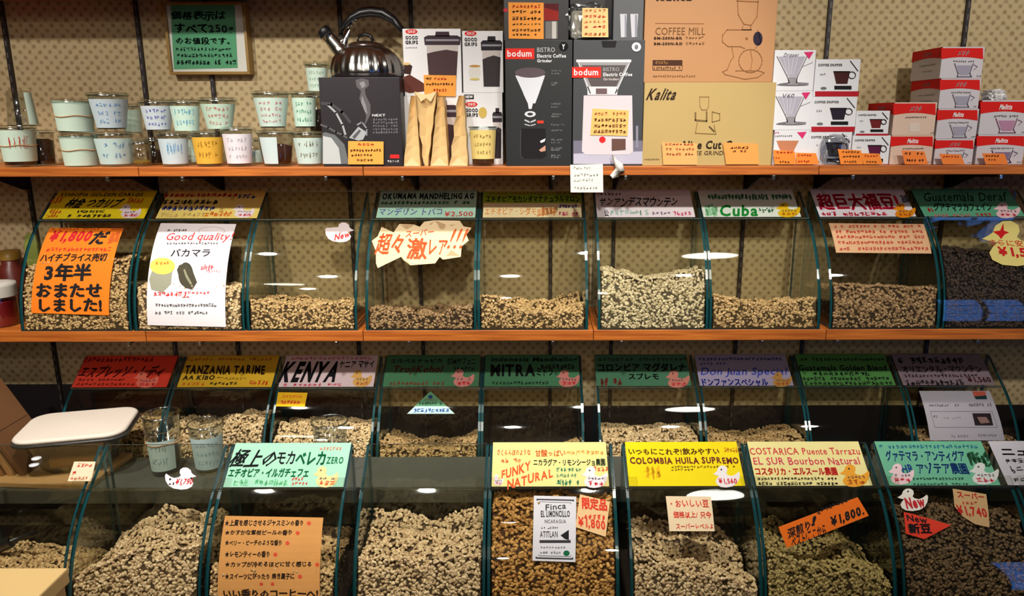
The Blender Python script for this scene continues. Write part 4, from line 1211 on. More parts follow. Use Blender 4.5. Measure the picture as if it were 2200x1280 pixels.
DB = (52, 34, 26)
B1 = Z1 + .0002
CU = [
 dict(xc=40, yt=272, yb=354, wt=72, wb=62, D=1.585, label='mint paper-wrapped cup with a rubber band and red mark, leftmost on the upper shelf', base=B1, lab=MINT, v0=.05, v1=.86, inkc=(200, 60, 50), n=1, fillc=DB, ff=.14, wrap=True),
 dict(xc=93, yt=282, yb=354, wt=46, wb=40, D=1.62, label='unlabelled clear cup of dark beans right of the leftmost wrapped cup', base=B1, fillc=DB, ff=.75),
 dict(xc=45, yt=192, yb=268, wt=60, wb=46, D=1.585, label='tall clear cup standing upside down on the leftmost wrapped cup', lab=MINT, ang=.4, ai=.75, v0=.05, v1=.95, inkc=None, lid=False, inv=True),
 dict(xc=172, yt=290, yb=354, wt=72, wb=64, D=1.585, label='lower of two mint wrapped cups with rubber bands', base=B1, lab=MINT, v0=.0, v1=.96, inkc=None, wrap=True, ang=1.4),
 dict(xc=160, yt=216, yb=285, wt=76, wb=68, D=1.585, label='upper of two mint wrapped cups with rubber bands', lab=MINT, v0=0, v1=.92, inkc=None, wrap=True, ang=1.4, fillc=DB, ff=.07, tilt=-.004),
 dict(xc=246, yt=286, yb=354, wt=78, wb=60, D=1.585, label='mint-labelled cup with blue writing standing on the shelf, third stack from the left', base=B1, lab=(200, 222, 218), inkc=TE, n=2),
 dict(xc=236, yt=202, yb=278, wt=80, wb=56, D=1.585, label='blue-inked grey-white cup stacked highest left of the green notice', lab=(200, 214, 222), inkc=(80, 140, 200), n=3, fillc=DB, ff=.08),
 dict(xc=284, yt=226, yb=286, wt=40, wb=34, D=1.66, label='slim mint-labelled cup half hidden behind the blue-inked cup', lab=MINT, inkc=None, fillc=DB, ff=.1),
 dict(xc=303, yt=305, yb=354, wt=42, wb=36, D=1.59, label='small clear jar-like cup with a yellow layer and dark base', base=B1, fillc=(150, 116, 40), ff=.2),
 dict(xc=333, yt=298, yb=354, wt=40, wb=34, D=1.645, label='clear cup with dark contents behind the yellow-layered one', base=B1, fillc=DB, ff=.5),
 dict(xc=374, yt=287, yb=354, wt=62, wb=50, D=1.585, label='bluish-white labelled cup with faint blue marks on the shelf', base=B1, lab=(196, 210, 216), inkc=(90, 150, 200), n=1),
 dict(xc=414, yt=290, yb=354, wt=40, wb=34, D=1.655, label='mint-labelled cup tucked behind the bluish-white and yellow cups', base=B1, lab=MINT, inkc=None),
 dict(xc=338, yt=218, yb=281, wt=66, wb=48, D=1.59, label='white-labelled cup with violet-blue writing in the upper cup row', lab=(206, 216, 222), inkc=(70, 70, 180), n=3, fillc=DB, ff=.07),
 dict(xc=399, yt=218, yb=284, wt=62, wb=48, D=1.59, label='mint-labelled cup with a pale blue block of ink in the upper cup row', lab=(198, 224, 208), inkc=(60, 160, 200), n=2),
 dict(xc=470, yt=214, yb=280, wt=76, wb=48, D=1.59, label='mint-labelled cup with red writing atop the yellow-labelled cup', lab=(196, 218, 198), inkc=(200, 90, 90), n=3),
 dict(xc=448, yt=284, yb=354, wt=66, wb=52, D=1.585, label='cup with a mustard yellow label on the upper shelf', base=B1, lab=(222, 172, 62), inkc=(150, 100, 30), n=2, fillc=DB, ff=.07),
 dict(xc=512, yt=276, yb=354, wt=64, wb=50, D=1.58, label='cup with a plain white label right of the mustard one', base=B1, lab=(228, 220, 226), inkc=(180, 170, 180), n=3, fillc=DB, ff=.06),
 dict(xc=545, yt=300, yb=354, wt=40, wb=34, D=1.655, label='small clear cup with a blue mark behind the white-labelled cup', base=B1, lab=(190, 210, 200), inkc=(60, 110, 190), n=1, v0=.4),
 dict(xc=594, yt=284, yb=354, wt=76, wb=58, D=1.585, label='cup with a narrow pale label over dark red beans', base=B1, lab=(210, 224, 224), inkc=None, ang=.55, ai=-.5, fillc=(70, 34, 34), ff=.6),
 dict(xc=584, yt=200, yb=276, wt=76, wb=52, D=1.585, label='mint-labelled cup with red lines above the dark red beans cup', lab=(204, 224, 212), inkc=(200, 90, 100), n=4, fillc=DB, ff=.06),
 dict(xc=654, yt=200, yb=276, wt=52, wb=42, D=1.60, label='mint-labelled cup with green writing beside the kettle carton', lab=(198, 222, 206), inkc=(60, 140, 110), n=3, fillc=DB, ff=.06),
 dict(xc=664, yt=286, yb=354, wt=66, wb=50, D=1.58, label='pale-labelled cup with a brown script line beside the kettle carton', base=B1, lab=(206, 224, 216), inkc=(120, 100, 70), n=2),
 dict(xc=682, yt=206, yb=284, wt=42, wb=36, D=1.67, label='dark filled cup behind the green-inked cup', fillc=(40, 30, 34), ff=.6),
 dict(xc=681, yt=138, yb=200, wt=48, wb=38, D=1.67, label='topmost mint-labelled cup left of the steel kettle', lab=(204, 222, 208), inkc=(150, 180, 160), n=3),
 dict(xc=1038, yt=272, yb=354, wt=58, wb=48, D=1.575, label='cup with a pale yellow label in front of the right white jar carton', base=B1, lab=(236, 210, 130), v0=.08, v1=.82, inkc=(150, 120, 60), n=3, fillc=(96, 70, 50), ff=.2, lid=False),
]
# cups of the stacked rows rest on supports: a small clear stack base stands under those without a cup below
for q in CU: cup(**q)
cup(xc=352, yt=886, yb=1010, wt=74, wb=60, D=1.47, label='tall clear cup with a mint label and rubber band on the grey riser', group='cups on the grey riser', base=ZR + .0002, lab=(200, 222, 218), v0=.38, v1=.9, inkc=(130, 160, 160), n=2, fillc=DB, ff=.4, lid=False, wrap=True, tilt=.004, ai=-.35, ang=.95)
cup(xc=446, yt=906, yb=1010, wt=70, wb=56, D=1.475, label='shorter clear cup with a pale blue-green label on the grey riser', group='cups on the grey riser', base=ZR + .0002, lab=(196, 220, 222), v0=.22, v1=.88, inkc=(150, 180, 180), n=3, fillc=(176, 156, 112), ff=.2, lid=False)
cup(xc=711, yt=903, yb=1010, wt=74, wb=58, D=1.47, label='hazy empty cup showing over the mint lid card', group='cups on the grey riser', base=ZR + .0002, lab=(196, 192, 214), v0=.45, v1=.95, inkc=(170, 160, 200), n=1, lid=False)

# ---- cartons
def box(name, label, cat, x0, x1, yt, yb, D, dep, col, group=None, base=None, rough=.4, top=None, mat=None):
    ym = (yt + yb) / 2
    a, b = X(x0, ym, D), X(x1, ym, D)
    zb_ = Z(yb, D) if base is None else base
    zt = Z(yt, D) if top is None else top
    e = empty(name, ((a + b) / 2, D + dep / 2, zb_), label, cat, group)
    hw = (b - a) / 2
    m = MB(); m.box(-hw, hw, -dep / 2, dep / 2, 0, zt - zb_, mat or carton(col, rough), .0008); m.build('carton', e)
    m = MB(); m.box(-hw + .001, hw - .001, -dep / 2 + .004, dep / 2 - .004, zt - zb_ - .0004, zt - zb_ + .0002, mat or carton(col, rough)); m.build('top_flap', e)
    return e, Print(Face(D), .0005), zt

W = (236, 236, 238)
# kettle carton
e, p, zk = box('product_carton', 'black kettle carton with a steam picture, steel kettle standing on it', 'carton', 690, 862, 165, 354, 1.552, .17, (40, 35, 40), base=B1)
G_ = (120, 120, 124); G2_ = (170, 172, 176)
p.poly([(764, 172), (778, 168), (792, 172), (793, 184), (784, 192), (786, 205), (796, 225), (796, 245), (788, 262), (783, 270), (787, 250), (782, 232), (772, 212), (776, 196), (766, 186)], (96, 92, 96))
p.poly([(772, 178), (782, 174), (786, 184), (778, 190)], (140, 138, 142), .0002); p.poly([(778, 205), (786, 225), (790, 245), (784, 240), (776, 220)], (136, 134, 138), .0002)
p.poly([(693, 286), (700, 284), (720, 290), (740, 310), (750, 352), (693, 352)], (110, 112, 114)); p.poly([(694, 292), (712, 296), (728, 318), (733, 352), (694, 352)], (196, 198, 198), .0002)
p.stroke([(690, 268), (705, 274), (722, 284), (736, 290), (745, 296)], .004, (90, 90, 92)); p.stroke([(692, 222), (712, 224), (735, 240), (752, 262)], .006, (72, 70, 74)); p.stroke([(705, 226), (722, 242), (736, 268), (742, 288)], .004, G2_)
p.poly([(750, 296), (770, 272), (788, 284), (780, 300), (770, 302)], G2_, .0003); p.poly([(757, 294), (772, 278), (776, 281), (762, 299)], (90, 90, 94), .0005); p.stroke([(768, 268), (778, 262), (788, 276), (788, 290)], .003, (140, 140, 146), .0006)
p.done('printed_picture', e)
p = Print(Face(1.552), .0005); p.text('NEXT', 800, 245, 828, 250, W, .02); 
for i in range(5): p.scribble(801, 254 + i * 7, 855, 259 + i * 7, (150, 148, 154), 10, dens=4)
p.rect(838, 332, 858, 340, (220, 40, 40)); p.scribble(832, 344, 858, 349, W, 5); p.done('lettering', e)

# the steel kettle on top of it
kx = X(787, 150, 1.636)
e = empty('kettle', (kx, 1.640, zk), 'brushed steel kettle with black arched handle standing on the black carton', 'kettle')
STEEL = plain((196, 194, 190), .22, metal=1.0); BLK = plain((20, 20, 24), .35, spec=.5)
m = MB(); m.lathe([(0, 0), (.070, 0), (.0755, .006), (.0765, .014), (.0745, .026), (.069, .040), (.060, .052), (.049, .061), (.039, .0655), (.037, .0655)], STEEL, 144)
for i, v in enumerate(m.v):
    a = math.atan2(v[1], v[0]); k = 1 + .018 * math.cos(24 * a) * math.sin(math.pi * min(1, max(0, v[2] / .0655)))
    m.v[i] = (v[0] * k, v[1] * k, v[2])
m.build('body', e)
m = MB(); m.lathe([(.0395, .0652), (.0385, .068), (.030, .0725), (.016, .076), (0, .077)], STEEL, 32); lidk = m.build('kettle_lid', e)
m = MB(); m.tube([(-.016, 0, .0765), (-.012, 0, .086), (0, 0, .0905), (.012, 0, .086), (.016, 0, .0765)], .0035, BLK, 8); m.build('knob', lidk)
m = MB(); m.tube([(-.042, -.012, .046), (-.056, -.014, .064), (-.068, -.016, .079), (-.076, -.017, .089)], [.016, .0145, .013, .0125], STEEL, 16); m.build('spout', e)
m = MB(); m.tube([(-.0745, -.017, .087), (-.080, -.0175, .094), (-.084, -.018, .098)], [.0142, .0145, .011], BLK, 16); m.build('spout_cap', e)
m = MB(); m.tube([(-.046, -.006, .060), (-.040, -.006, .078), (-.034, -.005, .096), (-.025, -.004, .112), (-.014, -.002, .121)], [.0075, .006, .005, .005, .004], STEEL, 10); m.tube([(-.062, -.008, .080), (-.048, -.007, .074), (-.036, -.006, .083)], .0055, STEEL, 10)
m.tube([(.078, .004, .098), (.083, .003, .075), (.083, .002, .045), (.078, 0, .020), (.074, 0, .014)], [.003, .0028, .0028, .003, .004], STEEL, 10); m.build('handle_bracket', e)
m = MB(); m.tube([(-.048, -.006, .088), (-.040, -.005, .107), (-.025, -.004, .122), (-.006, -.003, .131), (.015, -.002, .134), (.038, -.001, .131), (.060, .001, .118), (.078, .003, .097)], [.005, .0065, .0075, .0095, .0105, .0105, .009, .006], BLK, 14); m.build('handle', e)

# white jar cartons
JW = (232, 230, 232)
def jar_art(p, x0, y0, x1, y1, body, lidc, glass=(200, 190, 186)):
    w, h = x1 - x0, y1 - y0
    p.poly([(x0 + w * .06, y0 + h * .2), (x1 - w * .06, y0 + h * .2), (x1 - w * .12, y1), (x0 + w * .12, y1)], glass)
    p.poly([(x0 + w * .08, y0 + h * .46), (x0 + w * .3, y0 + h * .42), (x0 + w * .6, y0 + h * .38), (x1 - w * .08, y0 + h * .42), (x1 - w * .12, y1), (x0 + w * .14, y1)], body, .0002)
    p.poly([(x0, y0 + h * .12), (x0 + w * .1, y0 + h * .08), (x1 - w * .1, y0 + h * .08), (x1, y0 + h * .12), (x1 - w * .02, y0 + h * .28), (x0 + w * .02, y0 + h * .28)], lidc, .0004)
    p.poly([(x0 + w * .32, y0), (x1 - w * .32, y0), (x1 - w * .3, y0 + h * .1), (x0 + w * .3, y0 + h * .1)], lidc, .0004)
    p.rect(x0 + w * .05, y0 + h * .16, x1 - w * .05, y0 + h * .2, (150, 148, 156), .0006)
def oxo(p, x, y):
    p.ell(x + 13, y, 13, 5.5, (222, 50, 40)); p.text('OXO', x + 5, y - 3, x + 21, y + 3, W, .04, dh=.0005)
    p.text('GOOD', x, y + 9, x + 27, y + 17, (40, 36, 40), .06); p.text('GRIPS', x, y + 19, x + 27, y + 27, (40, 36, 40), .06)
DJ = 1.600
zl = B1
e1, p, z_ = box('product_carton', 'white jar carton standing behind the paper bags, lower of its stack', 'carton', 867, 991, 206, 354, DJ, .13, JW, 'white storage jar cartons', base=B1)
jar_art(p, 905, 215, 985, 345, (70, 50, 54), (60, 44, 52)); p.done('printed_picture', e1)
e2, p, _ = box('product_carton', 'white jar carton with a wide dark jar picture, tilted bean scoop print at its corner', 'carton', 867, 991, 61, 205, DJ, .13, JW, 'white storage jar cartons', base=z_ + .0002)
jar_art(p, 911, 68, 990, 170, (76, 56, 58), (64, 48, 56)); p.poly([(868, 165), (880, 160), (900, 172), (915, 182), (912, 196), (880, 200), (868, 196)], (96, 50, 40)); p.poly([(868, 135), (880, 138), (886, 142), (882, 160), (868, 158)], (60, 34, 30), .0001); p.ell(874, 137, 8, 3, (224, 190, 130), .0003)
p.done('printed_picture', e2); p = Print(Face(DJ), .0005); oxo(p, 871, 68); p.scribble(872, 101, 896, 104, (120, 110, 130), 7); p.done('lettering', e2)
e3, p, z_ = box('product_carton', 'white carton with a NEW label right of the paper bags, lower of its stack', 'carton', 994, 1080, 199, 354, DJ, .12, JW, 'white storage jar cartons', base=B1)
jar_art(p, 1058, 232, 1079, 340, (50, 42, 46), (50, 42, 48)); p.ell(1037, 242, 9, 12, (206, 176, 90)); p.done('printed_picture', e3)
p = Print(Face(DJ), .0005); p.rect(997, 203, 1018, 213, (40, 36, 40)); p.text('NEW', 999, 205, 1016, 211, W, .05, dh=.0005); oxo(p, 1000, 224); p.done('lettering', e3)
e4, p, _ = box('product_carton', 'white carton with a tall clear jar of beans picture, left of the black grinder carton', 'carton', 994, 1081, 66, 198, DJ, .12, JW, 'white storage jar cartons', base=z_ + .0002)
jar_art(p, 1033, 78, 1079, 186, (58, 52, 54), (44, 40, 46)); p.ell(1020, 155, 13, 17, (222, 218, 210)); p.ell(1020, 142, 12, 2.5, (190, 140, 70), .0002); p.ell(1020, 170, 11, 2.5, (210, 190, 110), .0002); p.done('printed_picture', e4)
p = Print(Face(DJ), .0005); oxo(p, 998, 72); p.done('lettering', e4)

# paper bags
KB = plain((222, 188, 132), .5, var=.14, scale=30, bump=.5); KL = plain((236, 208, 158), .6)
def bag(xb0, xb1, xt0, xt1, yt, D, label, flip=False):
    """Flat-bottomed gusseted bag seen from its narrow side."""
    zb_ = B1; zt = Z(yt, D)
    a, b = X(xb0, 354, D), X(xb1, 354, D); c, d = X(xt0, yt, D), X(xt1, yt, D)
    cx = (a + b) / 2
    e = empty('paper_bag', (cx, D + .04, zb_), label, 'paper bag', 'gold kraft paper bags')
    m = MB(); H = zt - zb_; dp = .04; n = 7
    def prof(t):       # half widths along the height with creases
        l = (a - cx) * (1 - t) + (c - cx) * t; r = (b - cx) * (1 - t) + (d - cx) * t
        k = .0016 * math.sin(t * 21 + cx * 50)
        return l + k, r + k * .5
    vs = []
    for i in range(n + 1):
        t = i / n; l, r = prof(t); ins = .004 * t if not flip else .001
        mid = (l + r) / 2
        for yy, s in ((-dp, 1), (dp * .9, -1)):
            vs += [(l, yy, t * H), (mid, yy + s * (.004 + .010 * t), t * H - (.012 * t if flip else 0)), (r, yy, t * H)]
    fs = []
    for i in range(n):
        o_ = i * 6
        for k in (0, 1): fs.append((o_ + k, o_ + k + 1, o_ + k + 7, o_ + k + 6))
        fs.append((o_ + 2, o_ + 5, o_ + 11, o_ + 8)); fs.append((o_ + 5, o_ + 4, o_ + 10, o_ + 11)); fs.append((o_ + 4, o_ + 3, o_ + 9, o_ + 10)); fs.append((o_ + 3, o_, o_ + 6, o_ + 9))
    fs.append((0, 3, 4, 5, 2, 1))
    m.add(vs, fs, KB); m.build('bag_body', e)
    if not flip:
        m = MB(); l, r = a - cx, b - cx
        m.prism([(l + .001, 0.0004), (r - .001, 0.0004), ((l + r) / 2, .017)], 'y', -dp - .0008, -dp - .0002, KL); m.build('bottom_fold', e)
    else:
        m = MB(); m.prism([(c - cx, H), (c - cx + .012, H - .02), ((c + d) / 2 - cx, H - .012), (d - cx - .012, H - .02), (d - cx, H), ((c + d) / 2 - cx, H - .006)], 'y', -dp - .0008, -dp - .0002, KL); m.build('top_fold', e)
    return e
bag(867, 903, 882, 893, 205, 1.556, 'gold paper bag with its point up, leftmost of the bags by the kettle carton')
bag(911, 919, 891, 938, 196, 1.563, 'gold paper bag widening upwards with a notched top, between its neighbours', True)
bag(925, 963, 940, 953, 207, 1.556, 'gold paper bag with its point up, just right of the notched one')
bag(966, 1005, 984, 996, 205, 1.556, 'gold paper bag with its point up, rightmost beside the yellow-labelled cup')

# black and grey grinder cartons
def bodum(p, x, y, w=62, h=23):
    p.rect(x, y, x + w, y + h, (226, 50, 38)); p.text('bodum', x + 4, y + 4, x + w - 6, y + h - 5, W, .02, dh=.0005)
e, p, za = box('product_carton', 'black grinder carton with a white funnel picture and red logo block', 'carton', 1086, 1229, 86, 354, 1.552, .15, (38, 40, 42), base=B1)
p.poly([(1107, 162), (1171, 162), (1158, 200), (1150, 222), (1145, 222), (1142, 234), (1136, 234), (1134, 222), (1126, 205), (1122, 195)], (220, 222, 230)); p.ell(1139, 156, 33, 11, (96, 82, 88), .0002)
p.ell(1139, 245, 12, 6.5, (212, 214, 220)); p.ell(1139, 245, 6, 3, (50, 50, 54), .0002); p.stroke([(1128, 258), (1139, 263), (1150, 258)], .003, (190, 190, 196)); p.stroke([(1128, 267), (1139, 270), (1150, 267)], .002, (190, 190, 196))
p.poly([(1119, 276), (1172, 276), (1174, 334), (1166, 340), (1124, 340), (1118, 334)], (26, 24, 26)); p.stroke([(1119, 278), (1118, 334), (1124, 340)], .0008, (90, 90, 94)); p.rect(1154, 259, 1168, 265, (214, 60, 40)); p.poly([(1160, 303), (1172, 297), (1170, 304), (1162, 307)], W, .0002); p.poly([(1158, 322), (1172, 312), (1172, 324), (1162, 326)], (200, 150, 130), .0002)
p.done('printed_picture', e)
p = Print(Face(1.552), .0005); bodum(p, 1086, 104); p.text('BISTRO', 1154, 102, 1192, 112, (200, 200, 204), .0); p.text('Electric Coffee', 1154, 116, 1216, 124, W, .03); p.text('Grinder', 1154, 127, 1186, 134, W, .03)
for a, b, x in ((150, 160, 1206), (176, 184, 1198), (221, 232, 1204), (243, 252, 1206), (266, 282, 1212), (298, 308, 1208), (316, 324, 1208), (332, 340, 1204)): p.scribble(1184, a, x, a + 4, (150, 150, 154), 8, dens=3); p.scribble(1184, b - 4, x - 4, b, (150, 150, 154), 8, dens=3)
p.ell(1211, 100, 10, 10, (12, 12, 14)); p.text('Y', 1207, 95, 1214, 106, W, .05, dh=.0005); p.done('lettering', e)
e, p, zb2 = box('product_carton', 'dark grey grinder carton with a white grinder picture and cream note', 'carton', 1231, 1382, 86, 354, 1.552, .15, (66, 68, 72), base=B1)
p.rect(1232, 302, 1380, 352, (120, 116, 134)); p.poly([(1232, 330), (1380, 325), (1380, 352), (1232, 352)], (190, 186, 204), .0002)
p.poly([(1238, 130), (1356, 130), (1352, 138), (1323, 203), (1265, 203), (1243, 138)], (160, 158, 160), .0003); p.poly([(1250, 140), (1345, 140), (1322, 190), (1272, 190)], (92, 84, 84), .0005); p.rect(1238, 128, 1356, 134, (226, 222, 226), .0007); p.stroke([(1352, 136), (1322, 200)], .002, (226, 222, 226), .0008); p.stroke([(1243, 136), (1268, 200)], .002, (226, 222, 226), .0008)
p.poly([(1254, 205), (1358, 205), (1360, 325), (1352, 332), (1258, 332), (1250, 325)], (216, 206, 212), .0006); p.ell(1294, 300, 7, 7, (216, 40, 44), .0009); p.poly([(1314, 298), (1344, 298), (1344, 322), (1314, 324)], (104, 74, 66), .0009); p.rect(1262, 186, 1326, 204, (224, 218, 222), .0008); p.rect(1280, 190, 1304, 202, (110, 90, 92), .001)
p.rect(1366, 270, 1371, 318, (140, 138, 156), .0004); p.poly([(1292, 88), (1325, 88), (1322, 102), (1295, 102)], (34, 32, 36)); p.done('printed_picture', e)
p = Print(Face(1.552), .0016); bodum(p, 1229, 144); p.text('BISTRO', 1296, 145, 1330, 153, (180, 180, 184), .0); p.text('Electric Coffee', 1296, 156, 1358, 164, W, .03); p.text('Grinder', 1296, 167, 1330, 173, (200, 190, 190), .03); p.ell(1367, 101, 10, 10, (228, 228, 232)); p.ell(1367, 101, 4, 5, (120, 120, 124), .0005); p.done('lettering', e)
o, p = card('price_note', Face(1.552), [(1268, 290), (1348, 292), (1351, 237), (1273, 233)], (246, 190, 110), 'peach note with brown handwriting on the grey grinder carton', 'note', h=.0024)
for a, b, c in ((240, 248, (236, 150, 90)), (254, 262, (120, 70, 40)), (266, 274, (120, 70, 40)), (278, 286, (120, 70, 40))): p.scribble(1275, a, 1345, b, c, 9, dens=5)
p.done('lettering', o)

# the row cut by the top edge
Dt = 1.560
e, p, _ = box('product_carton', 'black carton cut by the top edge with an orange note and a red corner print', 'carton', 1082, 1222, -30, 85, Dt, .13, (30, 27, 32), base=za + .0002)
p.rect(1169, 8, 1200, 44, (150, 40, 34)); p.poly([(1169, 8), (1200, 8), (1200, 24), (1169, 16)], (90, 30, 34), .0002); p.rect(1172, 46, 1198, 83, (120, 118, 116)); p.rect(1186, 46, 1195, 83, (200, 196, 190), .0002); p.ell(1086, 22, 5, 4, (200, 50, 70)); p.done('printed_picture', e)
o, p = card('price_note', Face(Dt), [(1093, 83), (1168, 84), (1168, 6), (1092, 5)], (248, 160, 70), 'orange note with dark handwriting on the black carton at the top edge', 'note')
for a, b, c in ((10, 18, (225, 90, 40)), (22, 29, K), (36, 44, K), (50, 54, K), (62, 68, K), (72, 77, K)): p.scribble(1100, a, 1162, b, c, 8, dens=5)
p.done('lettering', o)
e, p, _ = box('product_carton', 'narrow black carton behind the plastic-wrapped pack at the top edge', 'carton', 1224, 1316, -28, 85, 1.60, .09, (30, 28, 30), base=zb2 + .0002)
e, p, _ = box('product_carton', 'grey carton with two metal tumblers pictured, cut by the top edge', 'carton', 1318, 1383, -30, 85, Dt, .13, (88, 90, 94), base=zb2 + .0002)
p.poly([(1332, 30), (1347, 30), (1345, 80), (1334, 80)], (206, 206, 214)); p.poly([(1354, 30), (1371, 30), (1368, 80), (1357, 80)], (206, 206, 214)); p.rect(1342, 32, 1346, 80, (150, 150, 160), .0002); p.rect(1364, 32, 1369, 80, (150, 150, 160), .0002); p.done('printed_picture', e)
def lump(name, label, cat, x0, x1, yt, yb, D, dep, mat, base, seed=1, amp=.006, inner=None, twist=True):
    """Crumpled plastic wrap around something soft."""
    a, b = X(x0, (yt + yb) / 2, D), X(x1, (yt + yb) / 2, D); H = Z(yt, D) - base
    e = empty(name, ((a + b) / 2, D + dep / 2, base), label, cat)
    bm = bmesh.new(); bmesh.ops.create_icosphere(bm, subdivisions=4, radius=1)
    r = random.Random(seed); ph = [r.uniform(0, 6) for _ in range(6)]
    for v in bm.verts:
        c = v.co.copy()
        q = Vector([math.copysign(abs(t) ** .55, t) for t in c])
        k = amp * (math.sin(c.x * 9 + ph[0] + c.z * 5) + math.sin(c.z * 13 + ph[1] + c.y * 7) + math.sin((c.x + c.z) * 17 + ph[2]))
        v.co = Vector((q.x * ((b - a) / 2 - amp) + c.x * k, q.y * (dep / 2 - amp) + c.y * k, max(0.0, H / 2 + q.z * (H / 2) + c.z * k * .6)))
    m = MB(); m.bm(bm, mat, False); m.build('plastic_wrap', e)
    if inner:
        m = MB(); m.box(-(b - a) * .36, (b - a) * .36, -dep * .3, dep * .3, .003, H * .82, inner, .006); m.build('wrapped_pack', e)
    return e
lump('wrapped_pack', 'white filter pack in crumpled clear plastic at the top edge', 'pack', 1213, 1312, 6, 84, 1.553, .045, HAZY, zb2 + .0003, 3, .0035, inner=plain((196, 190, 176), .8, var=.1))
o, p = card('price_note', Face(1.549), [(1250, 80), (1307, 80), (1306, 18), (1251, 17)], (250, 204, 140), 'cream and orange note on the plastic-wrapped pack', 'note')
for a, b, c in ((20, 27, (240, 150, 100)), (32, 39, (230, 80, 60)), (44, 50, (240, 140, 80)), (54, 61, (230, 70, 60)), (70, 77, (205, 80, 30))): p.scribble(1254, a, 1302, b, c, 5, dens=5)
p.done('lettering', o)

# tan mill cartons
e, p, zk2 = box('product_carton', 'golden tan mill carton with a black script logo, under the brown one', 'carton', 1382, 1662, 178, 354, 1.552, .19, (190, 162, 104), base=B1, rough=.5)
CBR = (70, 50, 30)
p.stroke([(1503, 208), (1523, 208), (1522, 230), (1518, 236), (1508, 236), (1504, 230), (1503, 208)], .0012, (150, 118, 66)); p.stroke([(1494, 242), (1494, 258), (1518, 260), (1518, 240)], .003, (120, 96, 56)); p.stroke([(1530, 240), (1546, 244), (1546, 258), (1530, 262), (1530, 240)], .0016, (140, 110, 62)); p.stroke([(1498, 262), (1494, 286), (1538, 288), (1534, 268)], .0014, (140, 110, 62)); p.stroke([(1524, 272), (1534, 282)], .003, (100, 80, 46))
p.done('printed_picture', e)
p = Print(Face(1.552), .0005); p.text('Kalita', 1393, 190, 1454, 215, (50, 32, 20), .025, slant=.45); p.text('Nice Cut G', 1467, 302, 1572, 320, (40, 28, 18), .03, slant=.12); p.text('COFFEE GRINDER', 1460, 324, 1570, 333, (80, 60, 36), .01, slant=.1); p.scribble(1384, 340, 1420, 344, (120, 96, 60), 10); p.done('lettering', e)
e, p, _ = box('product_carton', 'brown mill carton with line drawing, cut by the top edge, on the golden one', 'carton', 1384, 1666, -26, 177, 1.553, .19, (190, 138, 92), base=zk2 + .0002, rough=.55)
LD = (150, 98, 56)
p.stroke([(1584, -2), (1586, 32), (1598, 52), (1614, 54), (1626, 36), (1629, 0)], .0014, LD); p.stroke([(1583, 2), (1629, 4)], .0016, LD); p.stroke([(1596, 56), (1594, 64), (1614, 64), (1612, 56)], .0014, LD); p.stroke([(1614, 64), (1562, 64), (1552, 76), (1552, 90), (1564, 100), (1590, 100), (1600, 104)], .0014, LD)
p.stroke([(1572, 100), (1576, 122), (1570, 130), (1562, 150), (1552, 154), (1558, 160), (1600, 170), (1628, 166), (1642, 156), (1630, 152), (1580, 152)], .0012, LD); p.ell(1612, 131, 25, 25, LD, ring=.0014); p.stroke([(1612, 106), (1616, 130), (1612, 152)], .001, LD); p.stroke([(1628, 64), (1634, 90), (1622, 104)], .001, LD); p.ell(1604, 83, 3, 3, LD)
p.ell(1628, 83, 10, 15, (44, 34, 52), .0003); p.done('printed_picture', e)
p = Print(Face(1.553), .0005); p.text('COFFEE MILL', 1408, 59, 1515, 75, (120, 82, 46), .0); p.stroke([(1408, 50), (1512, 51)], .0008, LD); p.text('BM-250N-BK', 1405, 79, 1466, 85, (60, 36, 20), .05); p.text('BM-250N-RD', 1405, 91, 1466, 97, (60, 36, 20), .05); p.scribble(1472, 79, 1512, 84, (120, 80, 46), 6); p.scribble(1472, 91, 1514, 97, (120, 80, 46), 6)
p.rect(1402, 129, 1466, 141, (74, 44, 30)); p.stroke([(1402, 141), (1403, 150), (1465, 151), (1466, 141)], .001, (90, 60, 36)); p.scribble(1408, 131, 1440, 138, (206, 150, 90), 6, dh=.0005); p.scribble(1404, 143, 1462, 149, (120, 80, 46), 12); p.scribble(1402, 161, 1494, 166, (150, 100, 60), 18)
p.text('Kalita', 1410, -8, 1486, 2, (46, 24, 20), .06); p.done('lettering', e)

# white dripper cartons (clear cone) and black-dripper cartons
def cone_art(p, x0, y0, x1, y1, c1=(176, 172, 186), c2=(110, 108, 112)):
    w, h = x1 - x0, y1 - y0
    P_ = lambda u, v: (x0 + u * w, y0 + v * h)
    p.poly([P_(.08, .12), P_(.78, .12), P_(.56, .66), P_(.34, .66)], c1); p.stroke([P_(.04, .12), P_(.3, .66), P_(.36, .84), P_(.1, .88)], .0016, c2, .0003); p.stroke([P_(.82, .12), P_(.58, .66), P_(.54, .84), P_(.86, .86)], .0016, c2, .0003)
    for u in (.22, .34, .46, .58): p.stroke([P_(u, .16), P_(.36 + (u - .34) * .4, .62)], .0009, (214, 212, 222), .0004)
    p.poly([P_(.34, .68), P_(.56, .68), P_(.58, .9), P_(.32, .9)], (150, 146, 152), .0003); p.ell(x0 + .45 * w, y0 + .9 * h, w * .42, h * .03, c2, .0002); p.stroke([P_(.7, .4), P_(.98, .28)], .0008, (120, 118, 122), .0004)
def dripper_art(p, x0, y0, x1, y1, c):
    w, h = x1 - x0, y1 - y0; P_ = lambda u, v: (x0 + u * w, y0 + v * h)
    p.poly([P_(0, 0), P_(.72, 0), P_(.6, .68), P_(.12, .68)], c); p.rect(*P_(.04, .78), *P_(.78, .98), (24, 22, 26), .0001); p.ell(x0 + .8 * w, y0 + .22 * h, w * .15, h * .18, (60, 50, 54), .0003, ring=.0016); p.rect(*P_(0, 0), *P_(.72, .07), (24, 18, 22), .0004)
WH = (226, 226, 230); PK = (214, 50, 110)
DV = 1.556
